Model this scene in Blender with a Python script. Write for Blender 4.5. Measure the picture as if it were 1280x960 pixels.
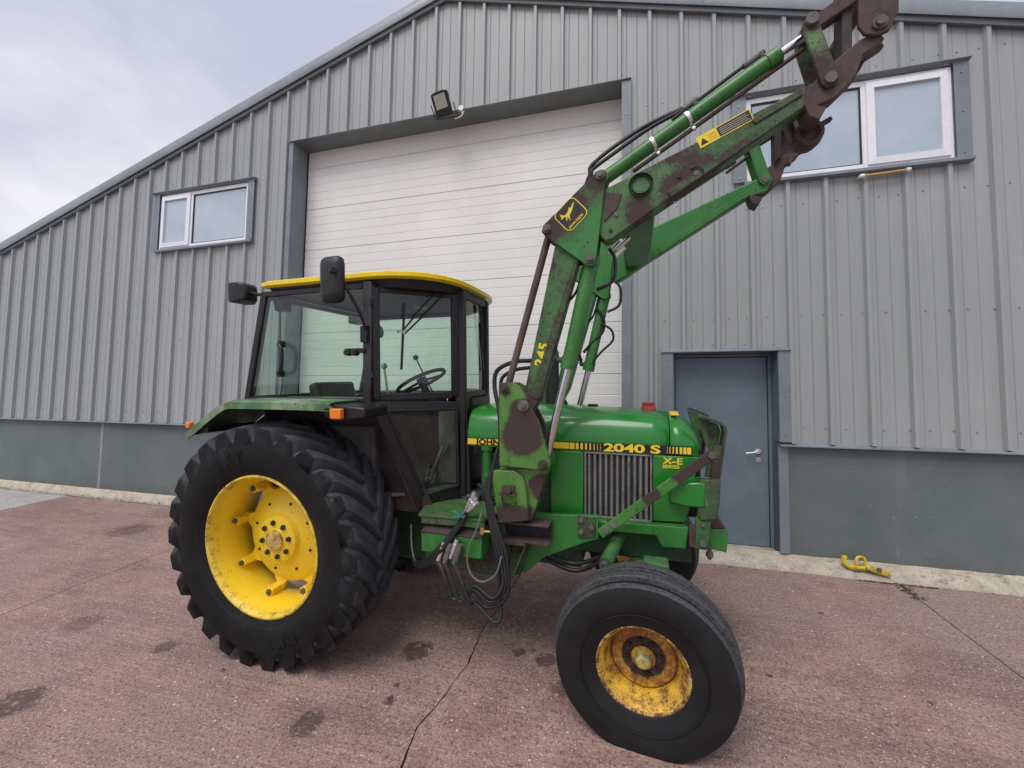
import bpy, bmesh, math, random
from mathutils import Vector, Matrix, noise as mnoise
R = math.radians
random.seed(7)
for o in list(bpy.data.objects): bpy.data.objects.remove(o)
sc = bpy.context.scene
COL = sc.collection

# ------------------------------------------------------------------ camera
F_PX = 510.0
cam = bpy.data.cameras.new('camera'); cam_o = bpy.data.objects.new('camera', cam); COL.objects.link(cam_o)
cam.sensor_width = 36.0; cam.lens = 36.0 * F_PX / 1280.0; cam.clip_start = 0.05; cam.clip_end = 2000
CX = Vector((0.96535432, 0.26051556, 0.01492256)); CY = Vector((-9.2231e-05, -0.05684647, 0.99838293)); CZ = -Vector((-0.26094258, 0.96379465, 0.05485296))
cam_o.matrix_world = Matrix(((CX.x, CY.x, CZ.x, 0), (CX.y, CY.y, CZ.y, 0), (CX.z, CY.z, CZ.z, 1.4835), (0, 0, 0, 1)))
sc.camera = cam_o
sc.render.resolution_x = 1024; sc.render.resolution_y = 768

# ------------------------------------------------------------------ world and sun (overcast)
SUN_EL, SUN_AZ = R(57), R(198)          # azimuth measured clockwise from +Y
w = bpy.data.worlds.new('World'); sc.world = w; w.use_nodes = True
nt = w.node_tree; N = nt.nodes; L = nt.links; N.clear()
wo = N.new('ShaderNodeOutputWorld'); bg = N.new('ShaderNodeBackground'); bg.inputs['Strength'].default_value = 0.1
sky = N.new('ShaderNodeTexSky'); sky.sky_type = 'NISHITA'; sky.sun_disc = False; sky.sun_elevation = SUN_EL; sky.sun_rotation = SUN_AZ
tc = N.new('ShaderNodeTexCoord'); sep = N.new('ShaderNodeSeparateXYZ'); L.new(tc.outputs['Generated'], sep.inputs[0])
mz = N.new('ShaderNodeMath'); mz.operation = 'ABSOLUTE'; L.new(sep.outputs['Z'], mz.inputs[0])
az = N.new('ShaderNodeMath'); az.operation = 'ADD'; az.inputs[1].default_value = 0.22; L.new(mz.outputs[0], az.inputs[0])
dv = N.new('ShaderNodeVectorMath'); dv.operation = 'DIVIDE'; L.new(tc.outputs['Generated'], dv.inputs[0])
cmb = N.new('ShaderNodeCombineXYZ'); [L.new(az.outputs[0], cmb.inputs[i]) for i in range(3)]; L.new(cmb.outputs[0], dv.inputs[1])
nz = N.new('ShaderNodeTexNoise'); nz.inputs['Scale'].default_value = 1.1; nz.inputs['Detail'].default_value = 7; nz.inputs['Roughness'].default_value = 0.52; nz.inputs['Distortion'].default_value = 0.35
mp = N.new('ShaderNodeMapping'); mp.inputs['Location'].default_value = (3.1, 1.7, 0); mp.inputs['Scale'].default_value = (1, 1.0, 0.6); L.new(dv.outputs[0], mp.inputs[0]); L.new(mp.outputs[0], nz.inputs['Vector'])
cr = N.new('ShaderNodeValToRGB'); L.new(nz.outputs['Fac'], cr.inputs[0])
cr.color_ramp.elements[0].position = 0.39; cr.color_ramp.elements[0].color = (3.9, 4.1, 5.1, 1)
cr.color_ramp.elements[1].position = 0.63; cr.color_ramp.elements[1].color = (6.3, 6.2, 6.7, 1)
mx = N.new('ShaderNodeMix'); mx.data_type = 'RGBA'; mx.inputs['Factor'].default_value = 0.94
L.new(sky.outputs[0], mx.inputs['A']); L.new(cr.outputs[0], mx.inputs['B']); L.new(mx.outputs['Result'], bg.inputs['Color']); L.new(bg.outputs[0], wo.inputs[0])
sl = bpy.data.lights.new('sun', 'SUN'); sl.energy = 1.5; sl.angle = R(35); sl.color = (1.0, 0.965, 0.92)
so = bpy.data.objects.new('sun', sl); COL.objects.link(so)
sd = Vector((math.sin(SUN_AZ) * math.cos(SUN_EL), math.cos(SUN_AZ) * math.cos(SUN_EL), math.sin(SUN_EL)))
so.rotation_euler = sd.to_track_quat('Z', 'Y').to_euler(); so.location = (0, -5, 12)
vs = sc.view_settings; vs.view_transform = 'Standard'; vs.look = 'None'; vs.gamma = 1; vs.exposure = 0.55; vs.use_curve_mapping = False

# ------------------------------------------------------------------ materials
class NT:
    def __init__(s, name):
        s.m = bpy.data.materials.new(name); s.m.use_nodes = True; s.t = s.m.node_tree; s.t.nodes.clear()
        s.out = s.n('ShaderNodeOutputMaterial'); s.b = s.n('ShaderNodeBsdfPrincipled'); s.l(s.b.outputs[0], s.out.inputs[0])
        s.tc = s.n('ShaderNodeTexCoord')
    def n(s, t): return s.t.nodes.new(t)
    def l(s, a, b): s.t.links.new(a, b)
    def put(s, sock, v):
        if hasattr(v, 'default_value') or isinstance(v, bpy.types.NodeSocket): s.l(v, sock)
        else: sock.default_value = (*v, 1) if isinstance(v, tuple) and len(v) == 3 and sock.type == 'RGBA' else v
    def co(s, scale=(1, 1, 1), loc=(0, 0, 0), src='Object'):
        m = s.n('ShaderNodeMapping'); m.inputs['Scale'].default_value = scale; m.inputs['Location'].default_value = loc
        s.l(s.tc.outputs[src], m.inputs[0]); return m.outputs[0]
    def noise(s, scale, detail=5, rough=.55, vec=None, dist=0):
        n = s.n('ShaderNodeTexNoise'); n.inputs['Scale'].default_value = scale; n.inputs['Detail'].default_value = detail
        n.inputs['Roughness'].default_value = rough; n.inputs['Distortion'].default_value = dist
        s.l(vec if vec is not None else s.tc.outputs['Object'], n.inputs['Vector']); return n.outputs['Fac']
    def voro(s, scale, vec=None, feature='F1', out='Distance'):
        n = s.n('ShaderNodeTexVoronoi'); n.inputs['Scale'].default_value = scale; n.feature = feature
        s.l(vec if vec is not None else s.tc.outputs['Object'], n.inputs['Vector']); return n.outputs[out]
    def math(s, op, a, b=0.0, clamp=False):
        n = s.n('ShaderNodeMath'); n.operation = op; n.use_clamp = clamp; s.put(n.inputs[0], a); s.put(n.inputs[1], b); return n.outputs[0]
    def mr(s, v, a, b, c=0.0, d=1.0, smooth=True):
        n = s.n('ShaderNodeMapRange'); n.interpolation_type = 'SMOOTHSTEP' if smooth else 'LINEAR'
        s.put(n.inputs['Value'], v); n.inputs['From Min'].default_value = a; n.inputs['From Max'].default_value = b
        n.inputs['To Min'].default_value = c; n.inputs['To Max'].default_value = d; return n.outputs[0]
    def mix(s, f, a, b):
        n = s.n('ShaderNodeMix'); n.data_type = 'RGBA'; s.put(n.inputs['Factor'], f); s.put(n.inputs['A'], a); s.put(n.inputs['B'], b); return n.outputs['Result']
    def blob(s, c, r, mul=(1, 0, 1), wob=None):
        a = s.n('ShaderNodeVectorMath'); a.operation = 'MULTIPLY'; s.l(s.tc.outputs['Object'], a.inputs[0]); a.inputs[1].default_value = mul
        d = s.n('ShaderNodeVectorMath'); d.operation = 'DISTANCE'; s.l(a.outputs[0], d.inputs[0]); d.inputs[1].default_value = tuple(x * y for x, y in zip(c, mul))
        return s.mr(d.outputs['Value'], r, r * .35, 0, 1)
    def bump(s, h, strength=.3, dist=.01):
        n = s.n('ShaderNodeBump'); n.inputs['Strength'].default_value = strength; n.inputs['Distance'].default_value = dist
        s.l(h, n.inputs['Height']); s.l(n.outputs[0], s.b.inputs['Normal']); return n
    def fin(s, col=None, rough=None, metal=None, spec=None, coat=None):
        if col is not None: s.put(s.b.inputs['Base Color'], col)
        if rough is not None: s.put(s.b.inputs['Roughness'], rough)
        if metal is not None: s.put(s.b.inputs['Metallic'], metal)
        if spec is not None: s.b.inputs['Specular IOR Level'].default_value = spec
        if coat is not None: s.b.inputs['Coat Weight'].default_value = coat
        return s.m

def tint(c, k): return tuple(min(1, x * k) for x in c)

def plain(name, col, rough=.5, metal=0.0, var=.12, scale=14, spec=.5, bump=0.0):
    t = NT(name); n = t.noise(scale, 5, .6)
    c = t.mix(t.mr(n, .3, .7), tint(col, 1 - var), tint(col, 1 + var))
    r = t.mr(t.noise(scale * 2.3, 4), .3, .7, max(.03, rough - .08), min(1, rough + .1))
    if bump: t.bump(t.noise(scale * 6, 4), bump, .004)
    return t.fin(c, r, metal, spec)

RUST_A, RUST_B = (.032, .021, .019), (.075, .044, .038)
def painted(name, col, rust=.0, blobs=(), rough=.38, chips=.5, fade=(.5, .5, .5), fade_amt=.15, rust_a=RUST_A, rust_b=RUST_B, grime=.35, sc_=6.0, coat=0.0, soft=.06, edge=0.0):
    """old paint over steel: rust breaks through in patches (more inside the blobs) and in small chips"""
    t = NT(name)
    n1 = t.noise(sc_, 9, .70, dist=.25); n2 = t.noise(sc_ * 6.5, 7, .75); n3 = t.noise(sc_ * 22, 4, .7)
    s = t.math('ADD', t.math('ADD', t.math('MULTIPLY', n1, .46), t.math('MULTIPLY', n2, .30)), t.math('MULTIPLY', n3, .24))
    s = t.math('ADD', s, rust)
    for c, r, k in blobs: s = t.math('ADD', s, t.math('MULTIPLY', t.blob(c, r), k))
    if edge:
        bv = t.n('ShaderNodeBevel'); bv.samples = 3; bv.inputs['Radius'].default_value = .014
        ge = t.n('ShaderNodeNewGeometry'); dt = t.n('ShaderNodeVectorMath'); dt.operation = 'DOT_PRODUCT'
        t.l(bv.outputs[0], dt.inputs[0]); t.l(ge.outputs['Normal'], dt.inputs[1])
        s = t.math('ADD', s, t.math('MULTIPLY', t.mr(dt.outputs['Value'], .995, .80), edge))
    m1 = t.mr(s, .575, .575 + soft)
    v = t.voro(sc_ * 4.5, vec=t.co((1, 1, 1), (3, 1, 5))); dens = t.noise(sc_ * .8, 3)
    v = t.math('ADD', v, t.math('MULTIPLY', t.math('SUBTRACT', n3, .5), .45))
    m2 = t.math('MULTIPLY', t.mr(v, .20, .12), t.mr(t.math('ADD', dens, chips * .22), .62, .70))
    m = t.math('MAXIMUM', m1, m2)
    rc = t.mix(t.noise(sc_ * 11, 6, .7), rust_a, rust_b)
    base = t.mix(t.math('MULTIPLY', t.mr(t.noise(sc_ * .55, 4), .35, .75), fade_amt), col, fade)
    base = t.mix(t.math('MULTIPLY', t.mr(t.noise(sc_ * 2.2, 7, .7, vec=t.co((1, 1, .35), (7, 2, 1))), .45, .75), grime), base, tint(col, .32))
    base = t.mix(t.math('MULTIPLY', t.mr(s, .50, .585), .5), base, tint(col, .40))
    t.bump(t.math('ADD', t.math('MULTIPLY', m, -.6), t.math('MULTIPLY', n2, .25)), .35, .004)
    return t.fin(t.mix(m, base, rc), t.mix(m, (rough,) * 3, (.82,) * 3), coat=coat)

GREEN = (.026, .185, .026); GREENF = (.10, .27, .08); YEL = (.82, .56, .012)
M = {}
M['hood'] = painted('hood_green', (.012, .19, .020), -.10, chips=-.4, rough=.26, grime=.12, fade_amt=.08, fade=GREENF, coat=.3)
M['green'] = painted('worn_green', edge=.10, col=GREEN, rust=-.015, chips=.25, rough=.42, fade=GREENF, fade_amt=.35, grime=.5)
M['green_old'] = painted('weathered_green', edge=.16, col=(.045, .16, .04), rust=.045, chips=.6, rough=.55, fade=(.13, .2, .08), fade_amt=.6, grime=.7)
M['mast'] = painted('mast_green', edge=.16, col=(.065, .20, .03), rust=-.012, blobs=[((1.66, 0, 1.49), .155, .40), ((1.66, 0, 1.62), .11, .3), ((1.55, 0, 1.76), .07, .14), ((1.76, 0, 1.18), .11, .3), ((1.55, 0, 1.02), .10, .16), ((1.66, 0, 1.00), .10, .2)], chips=.5, rough=.5, fade=(.16, .27, .07), fade_amt=.55)
M['boom'] = painted('boom_green', edge=.16, col=(.05, .16, .036), rust=.035, blobs=[((2.60, 0, 2.84), .16, .15), ((2.48, 0, 2.80), .12, .12), ((2.30, 0, 2.72), .12, .12), ((3.16, 0, 3.2), .12, .4), ((2.85, 0, 3.14), .16, .06), ((2.5, 0, 2.98), .12, .07), ((1.63, 0, 1.72), .2, .1), ((1.66, 0, 1.95), .10, .12), ((1.72, 0, 2.2), .09, .10), ((1.80, 0, 2.45), .08, .1)], chips=1.1, rough=.48, fade=(.11, .22, .075), fade_amt=.45, grime=.55)
M['boom_far'] = painted('far_boom_green', edge=.10, col=(.026, .185, .028), rust=-.005, chips=.3, rough=.42, fade=GREENF, fade_amt=.25)
M['knee'] = painted('knee_green', edge=.16, col=(.03, .185, .03), rust=-.02, blobs=[((1.86, 0, 2.74), .22, .20), ((2.03, 0, 2.86), .2, .17), ((1.8, 0, 2.66), .12, .2), ((2.10, 0, 2.93), .12, .2), ((2.05, 0, 2.47), .06, .08)], soft=.17, chips=.4, rough=.42, fade=GREENF, fade_amt=.25)
M['cyl'] = painted('cylinder_green', (.035, .175, .03), -.015, chips=1.0, rough=.40, fade=GREENF, fade_amt=.3, sc_=8)
M['rust'] = painted('rusty_steel', (.085, .05, .045), .05, chips=.3, rough=.75, fade=(.13, .085, .07), fade_amt=.5)
M['rust_green'] = painted('rust_and_green', edge=.16, col=(.05, .12, .04), rust=.085, chips=.6, rough=.62, fade=(.12, .15, .07), fade_amt=.5)
M['brown_panel'] = painted('brown_panel', (.030, .018, .016), -.02, rough=.7, chips=.2, fade=(.09, .05, .045), fade_amt=.4)
M['yellow'] = painted('rear_rim_yellow', (.84, .57, .014), -.065, chips=.30, rough=.42, rust_a=(.10, .035, .015), rust_b=(.22, .09, .03), fade=(.85, .62, .10), fade_amt=.25, grime=.12, sc_=9)
M['yellow_flange'] = painted('rim_edge_yellow', (.84, .58, .04), .045, chips=1.5, rough=.45, rust_a=(.10, .035, .015), rust_b=(.22, .09, .03), fade=(.85, .66, .16), fade_amt=.3, grime=.2, sc_=14)
M['rim_band'] = painted('rim_band_yellow', (.84, .58, .02), -.02, chips=1.0, rough=.42, rust_a=(.10, .035, .015), rust_b=(.22, .09, .03), fade=(.85, .64, .12), fade_amt=.25, grime=.15, sc_=11)
M['yellow_rust'] = painted('front_rim_yellow', (.84, .50, .05), .085, chips=1.5, rough=.5, rust_a=(.06, .022, .012), rust_b=(.30, .10, .025), fade=(.82, .52, .12), fade_amt=.5, grime=.25, sc_=13)
M['rim_flange_rust'] = painted('rim_flange_rust', (.80, .52, .12), .105, chips=1.6, rough=.6, rust_a=(.035, .016, .012), rust_b=(.20, .07, .025), fade=(.85, .65, .35), fade_amt=.6, grime=.3, sc_=20)
M['front_disc'] = painted('front_disc_yellow', (.70, .36, .035), .115, chips=1.0, rough=.6, rust_a=(.10, .035, .015), rust_b=(.36, .13, .03), fade=(.75, .45, .12), fade_amt=.5, grime=.35, sc_=16)
M['roof'] = plain('roof_yellow', (.88, .62, .012), .3, var=.04)
M['yellow_decal'] = plain('yellow_decal', (.85, .62, .03), .35, var=.05)
M['black_decal'] = plain('black_decal', (.012, .012, .012), .35, var=.1)
M['black'] = plain('black_plastic', (.010, .010, .0115), .45, var=.25, bump=.05)
M['cab_black'] = painted('cab_black', (.008, .0075, .0085), -.06, chips=.2, rough=.45, fade=(.022, .020, .021), fade_amt=.35, rust_a=(.03, .02, .018), rust_b=(.05, .03, .027))
M['cab_inner'] = plain('cab_lining', (.06, .055, .052), .8, var=.2)
M['cab_mat'] = plain('cab_floor_mat', (.13, .105, .09), .9, var=.3)
M['beige_trim'] = plain('beige_trim', (.20, .165, .135), .7, var=.25, scale=6)
M['hose'] = plain('hose_rubber', (.012, .012, .013), .45, var=.3, scale=40)
M['grey_hose'] = plain('grey_hose', (.12, .12, .12), .45)
M['chrome'] = plain('chrome_rod', (.62, .62, .63), .16, 1.0, .05)
M['steel'] = plain('steel', (.42, .41, .40), .4, 1.0, .12, 12)
M['alu'] = plain('aluminium_fitting', (.74, .74, .74), .3, 1.0, .06, 9)
M['bolt'] = painted('bolt_steel', (.12, .10, .09), .02, chips=.5, rough=.6, sc_=30)
M['dark'] = plain('dark_engine', (.013, .013, .013), .6, var=.4, scale=30)
M['amber'] = plain('amber_lens', (.85, .22, .015), .18, var=.08, scale=60)
M['red'] = plain('red_paint', (.42, .05, .05), .4, var=.15)
M['grille'] = painted('grille_steel', (.19, .19, .175), .02, chips=.4, rough=.55, fade=(.27, .26, .24), fade_amt=.5, sc_=12)
M['copper'] = plain('copper_pipe', (.55, .34, .16), .35, .4, .15, 30)
M['white'] = plain('white_upvc', (.80, .80, .82), .32, var=.03)
M['clip_white'] = plain('white_plastic', (.75, .75, .72), .4)
M['clamp_yellow'] = painted('clamp_yellow', (.80, .55, .012), .06, chips=1.2, rough=.45, sc_=18)
M['twine'] = plain('blue_twine', (.03, .22, .26), .8)

def rubber(name, scuff=.35, r_tread=0, dust=.5):
    t = NT(name); n = t.noise(7, 8, .65); n2 = t.noise(60, 5, .7)
    c = t.mix(t.mr(n, .35, .75), (.0075, .0075, .0083), (.015, .015, .0165))
    if r_tread:
        sp = t.n('ShaderNodeSeparateXYZ'); t.l(t.tc.outputs['Object'], sp.inputs[0])
        rr = t.math('SQRT', t.math('ADD', t.math('POWER', sp.outputs[0], 2.0), t.math('POWER', sp.outputs[2], 2.0)))
        c = t.mix(t.math('MULTIPLY', t.mr(rr, r_tread, r_tread + .012), t.math('MULTIPLY', t.mr(t.math('ABSOLUTE', sp.outputs[1]), .214, .206), t.mr(t.noise(11, 7, .7), .25, .65, dust * .35, dust))), c, (.095, .098, .108))
        line = t.mr(t.math('ABSOLUTE', t.math('SUBTRACT', rr, .505)), .004, .001); c = t.mix(t.math('MULTIPLY', line, .35), c, (.03, .03, .032))
    c = t.mix(t.math('MULTIPLY', t.mr(t.noise(3.2, 9, .75, dist=.4), .54, .68), scuff), c, (.075, .072, .072))
    t.bump(t.math('ADD', t.math('MULTIPLY', n2, .5), n), .18, .004)
    return t.fin(c, t.mr(n, .3, .7, .6, .8), spec=.22)
M['tyre'] = rubber('tyre_rubber', .18, .66, .85)
M['lug'] = rubber('lug_rubber', .7, .60, .55)
M['tread'] = rubber('tread_rubber', .55)

def cladding_mat():
    t = NT('grey_cladding')
    n = t.noise(2.2, 6, .6, vec=t.co((3, 3, .35))); g = t.noise(170, 3, .7); big = t.noise(.35, 3)
    c = t.mix(t.mr(n, .3, .7), (.318, .335, .338), (.37, .386, .388))
    c = t.mix(t.mr(big, .35, .65), c, (.318, .34, .336))
    c = t.mix(t.math('MULTIPLY', t.mr(g, .35, .7), .16), c, (.25, .25, .25))
    streak = t.noise(5, 7, .75, vec=t.co((4, 4, .12), (9, 0, 2)))
    c = t.mix(t.math('MULTIPLY', t.mr(streak, .54, .70), .22), c, (.20, .20, .195))
    return t.fin(c, t.mr(n, .3, .7, .42, .55), spec=.4)
M['clad'] = cladding_mat()
def flash_mat(name, col):
    t = NT(name); n = t.noise(3, 6, .65)
    c = t.mix(t.mr(n, .3, .7), tint(col, .88), tint(col, 1.1))
    c = t.mix(t.math('MULTIPLY', t.mr(t.noise(22, 7, .75), .55, .72), .3), c, tint(col, .6))
    c = t.mix(t.math('MULTIPLY', t.mr(t.noise(1.6, 8, .75, vec=t.co((5, 5, .5), (3, 3, 3))), .52, .72), .22), c, tint(col, 1.5))
    return t.fin(c, t.mr(n, .3, .7, .33, .5), spec=.45)
M['flash'] = flash_mat('blue_grey_flashing', (.19, .222, .242))
M['soffit'] = flash_mat('soffit_flashing', (.16, .185, .20))
M['door_blue'] = flash_mat('door_blue_grey', (.14, .195, .235))
M['verge'] = flash_mat('verge_flashing', (.24, .275, .29))
def plinth_mat():
    t = NT('painted_render'); n = t.noise(1.3, 7, .6); f = t.noise(45, 6, .7)
    c = t.mix(t.mr(n, .3, .7), (.112, .140, .140), (.145, .172, .17))
    c = t.mix(t.math('MULTIPLY', t.mr(f, .45, .75), .25), c, (.075, .09, .088))
    st = t.noise(2.2, 6, .7, vec=t.co((2.6, 1, .16), (4.3, 0, 0)))
    c = t.mix(t.math('MULTIPLY', t.mr(st, .63, .76), .35), c, (.26, .28, .275))
    sp = t.voro(9, vec=t.co((1, 1, 1), (.3, 0, .7))); c = t.mix(t.mr(sp, .035, .022), c, (.6, .6, .58))
    sz = t.n('ShaderNodeSeparateXYZ'); t.l(t.tc.outputs['Object'], sz.inputs[0])
    spl = t.math('ADD', t.math('MULTIPLY', sz.outputs[2], -2.2), t.math('MULTIPLY', t.noise(6, 8, .75), 1.3)); c = t.mix(t.math('MULTIPLY', t.mr(spl, .15, .6), .5), c, (.10, .085, .07))
    t.bump(t.math('ADD', f, t.math('MULTIPLY', n, 2)), .6, .008)
    return t.fin(c, t.mr(f, .3, .7, .55, .75), spec=.35)
M['plinth'] = plinth_mat()
def doorpanel_mat():
    t = NT('white_door_panel'); n = t.noise(1.1, 6, .6); f = t.noise(28, 6, .75)
    c = t.mix(t.mr(n, .3, .7), (.70, .685, .65), (.77, .755, .715))
    c = t.mix(t.math('MULTIPLY', t.mr(f, .5, .78), .18), c, (.6, .58, .54))
    t.bump(t.noise(90, 3, vec=t.co((.25, 1, 1))), .07, .002)
    return t.fin(c, .45, spec=.4)
M['panel'] = doorpanel_mat()
def pane_mat():
    t = NT('window_pane'); n = t.noise(1.6, 5)
    c = t.mix(t.mr(n, .3, .7), (.36, .45, .53), (.46, .54, .61))
    return t.fin(c, .04, spec=.9, coat=.6)
M['pane'] = pane_mat()
def glass_mat(name, tintc, spec=1.0):
    t = NT(name); t.t.nodes.remove(t.b)
    tr = t.n('ShaderNodeBsdfTransparent'); tr.inputs[0].default_value = (*tintc, 1)
    gl = t.n('ShaderNodeBsdfGlossy'); gl.inputs['Roughness'].default_value = .02; gl.inputs[0].default_value = (.95, .97, 1, 1)
    fr = t.n('ShaderNodeFresnel'); fr.inputs['IOR'].default_value = 1.55
    d = t.n('ShaderNodeBsdfDiffuse'); d.inputs[0].default_value = (.35, .36, .36, 1)
    m1 = t.n('ShaderNodeMixShader'); m2 = t.n('ShaderNodeMixShader')
    t.l(t.math('MULTIPLY', t.mr(t.noise(5, 6, .7), .35, .8), .035), m1.inputs[0]); t.l(tr.outputs[0], m1.inputs[1]); t.l(d.outputs[0], m1.inputs[2])
    gm_ = t.n('ShaderNodeNewGeometry'); t.l(t.math('MULTIPLY', fr.outputs[0], t.math('SUBTRACT', 1.0, gm_.outputs['Backfacing'])), m2.inputs[0]); t.l(m1.outputs[0], m2.inputs[1]); t.l(gl.outputs[0], m2.inputs[2]); t.l(m2.outputs[0], t.out.inputs[0])
    return t.m
M['glass'] = glass_mat('cab_glass', (.86, .94, .89))
M['led'] = plain('led_lens', (.42, .41, .36), .15, var=.1, scale=60)

def ground_mat(name, warm=1.0, stains_shade=()):
    t = NT(name)
    big = t.noise(.55, 5, .6); mid = t.noise(3.5, 7, .65); fine = t.noise(55, 6, .75); gr = t.noise(190, 3, .7)
    if warm: a, b, g2 = (.235, .145, .119), (.385, .258, .214), (.30, .217, .185)
    else: a, b, g2 = (.36, .34, .32), (.48, .46, .44), (.42, .40, .38)
    c = t.mix(t.mr(mid, .3, .7), a, b); c = t.mix(t.mr(big, .42, .66), c, g2)
    c = t.mix(t.math('MULTIPLY', t.mr(t.noise(.9, 6, .65, vec=t.co((.5, 1.6, 1), (2, 5, 0)), dist=.6), .46, .64), .5), c, tint(a, .60))
    ridge = t.noise(9, 5, .6, vec=t.co((.16, 2.6, 1)))
    c = t.mix(t.math('MULTIPLY', t.mr(ridge, .5, .7), .35), c, tint(b, 1.22))
    c = t.mix(t.math('MULTIPLY', t.mr(fine, .49, .62), .8), c, tint(a, .36))
    c = t.mix(t.math('MULTIPLY', t.mr(t.noise(75, 4, .7, vec=t.co((1, 1, 1), (5, 8, 1))), .52, .66), .6), c, tint(b, 1.45))
    c = t.mix(t.math('MULTIPLY', t.mr(gr, .5, .7), .45), c, tint(b, 1.3))
    v = t.voro(95, feature='F1'); vm = t.voro(38, feature='F1')
    sel = t.mr(t.voro(95, out='Color'), .72, .76, smooth=False)
    c = t.mix(t.math('MULTIPLY', t.math('MULTIPLY', t.mr(v, .33, .22), sel), .9), c, (.78, .68, .62))
    sel2 = t.mr(t.voro(38, out='Color'), .84, .87, smooth=False)
    c = t.mix(t.math('MULTIPLY', t.math('MULTIPLY', t.mr(vm, .26, .18), sel2), .8), c, (.80, .72, .67))
    wob = t.math('MULTIPLY', t.math('SUBTRACT', t.noise(19, 9, .78, dist=1.0), .5), 5.0)
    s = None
    for (x, y, r, k) in stains_shade:
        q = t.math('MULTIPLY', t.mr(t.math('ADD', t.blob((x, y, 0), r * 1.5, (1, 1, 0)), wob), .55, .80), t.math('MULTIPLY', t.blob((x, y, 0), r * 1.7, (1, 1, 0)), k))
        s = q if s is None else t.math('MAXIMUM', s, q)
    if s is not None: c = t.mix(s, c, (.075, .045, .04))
    drop = t.voro(2.3, vec=t.co((1, 1.3, 1), (.4, .2, 0)))
    c = t.mix(t.math('MULTIPLY', t.mr(t.math('ADD', drop, t.math('MULTIPLY', wob, .05)), .06, .03), .8), c, (.055, .038, .034))
    t.bump(t.math('ADD', t.math('ADD', t.math('MULTIPLY', fine, .8), t.math('MULTIPLY', ridge, 1.3)), t.math('MULTIPLY', t.mr(v, .4, .1), .25)), .9, .008)
    return t.fin(c, t.mr(mid, .3, .7, .58, .78), spec=.3)

# ------------------------------------------------------------------ mesh building
class MB:
    def __init__(s): s.b = bmesh.new()
    def ring(s, pts): return [s.b.verts.new(p) for p in pts]
    def face(s, vs):
        try: return s.b.faces.new(vs)
        except ValueError: return None
    def bridge(s, a, b, close=True):
        n = len(a)
        for i in range(n if close else n - 1): s.face([a[i], a[(i + 1) % n], b[(i + 1) % n], b[i]])
    def poly(s, pts): return s.face(s.ring(pts))
    def loft(s, rings, caps=True, close=True):
        rr = [s.ring(r) for r in rings]
        for a, b in zip(rr, rr[1:]): s.bridge(a, b, close)
        if caps: s.face(list(reversed(rr[0]))); s.face(rr[-1])
        return rr
    def box(s, x0, x1, y0, y1, z0, z1):
        return s.loft([[(x0, y0, z0), (x1, y0, z0), (x1, y1, z0), (x0, y1, z0)], [(x0, y0, z1), (x1, y0, z1), (x1, y1, z1), (x0, y1, z1)]])
    def prism(s, poly, y0, y1):                     # polygon in XZ extruded along Y
        return s.loft([[(x, y0, z) for x, z in poly], [(x, y1, z) for x, z in poly]])
    def prism_xy(s, poly, z0, z1):
        return s.loft([[(x, y, z0) for x, y in poly], [(x, y, z1) for x, y in poly]])
    def bar(s, p0, p1, wdt, thk, up=(0, 0, 1)):     # rectangular bar p0 -> p1
        p0, p1 = Vector(p0), Vector(p1); d = (p1 - p0).normalized(); u = Vector(up); u = (u - d * u.dot(d)).normalized(); v = d.cross(u)
        def r(p): return [p + u * a * wdt / 2 + v * b * thk / 2 for a, b in ((-1, -1), (1, -1), (1, 1), (-1, 1))]
        return s.loft([r(p0), r(p1)])
    def cyl(s, p0, p1, r0, r1=None, n=20, caps=True):
        p0, p1 = Vector(p0), Vector(p1); r1 = r0 if r1 is None else r1
        d = (p1 - p0).normalized(); u = d.orthogonal().normalized(); v = d.cross(u)
        def r(p, k): return [p + (u * math.cos(2 * math.pi * i / n) + v * math.sin(2 * math.pi * i / n)) * k for i in range(n)]
        return s.loft([r(p0, r0), r(p1, r1)], caps)
    def tube(s, pts, r, n=10, caps=True):
        pts = [Vector(p) for p in pts]; rings = []; u = None
        for i, p in enumerate(pts):
            d = (pts[min(i + 1, len(pts) - 1)] - pts[max(i - 1, 0)]).normalized()
            u = d.orthogonal().normalized() if u is None else (u - d * u.dot(d)).normalized()
            v = d.cross(u); rr = r[i] if isinstance(r, (list, tuple)) else r
            rings.append([p + (u * math.cos(2 * math.pi * k / n) + v * math.sin(2 * math.pi * k / n)) * rr for k in range(n)])
        return s.loft(rings, caps)
    def lathe(s, prof, n=64, c=(0, 0, 0), caps=False):   # prof: (radius, y), axis = Y
        rings = []
        for r, y in prof:
            rings.append([(c[0] + r * math.cos(2 * math.pi * i / n), c[1] + y, c[2] + r * math.sin(2 * math.pi * i / n)) for i in range(n)])
        return s.loft(rings, caps)
    def obj(s, name, mat, parent=None, bevel=0, smooth=35, loc=None, seg=2, kind=None):
        if smooth > 0: bmesh.ops.recalc_face_normals(s.b, faces=s.b.faces)
        a = R(smooth)
        for f in s.b.faces: f.smooth = smooth > 0
        for e in s.b.edges:
            if len(e.link_faces) == 2: e.smooth = e.calc_face_angle(0) < a
        me = bpy.data.meshes.new(name); s.b.to_mesh(me); s.b.free(); me.materials.append(M[mat] if isinstance(mat, str) else mat)
        o = bpy.data.objects.new(name, me); COL.objects.link(o); o.parent = parent
        if loc: o.location = loc
        if bevel:
            m = o.modifiers.new('bevel', 'BEVEL'); m.width = bevel; m.segments = seg; m.limit_method = 'ANGLE'; m.angle_limit = R(40); m.harden_normals = False
        if kind: o['kind'] = kind
        return o
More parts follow.
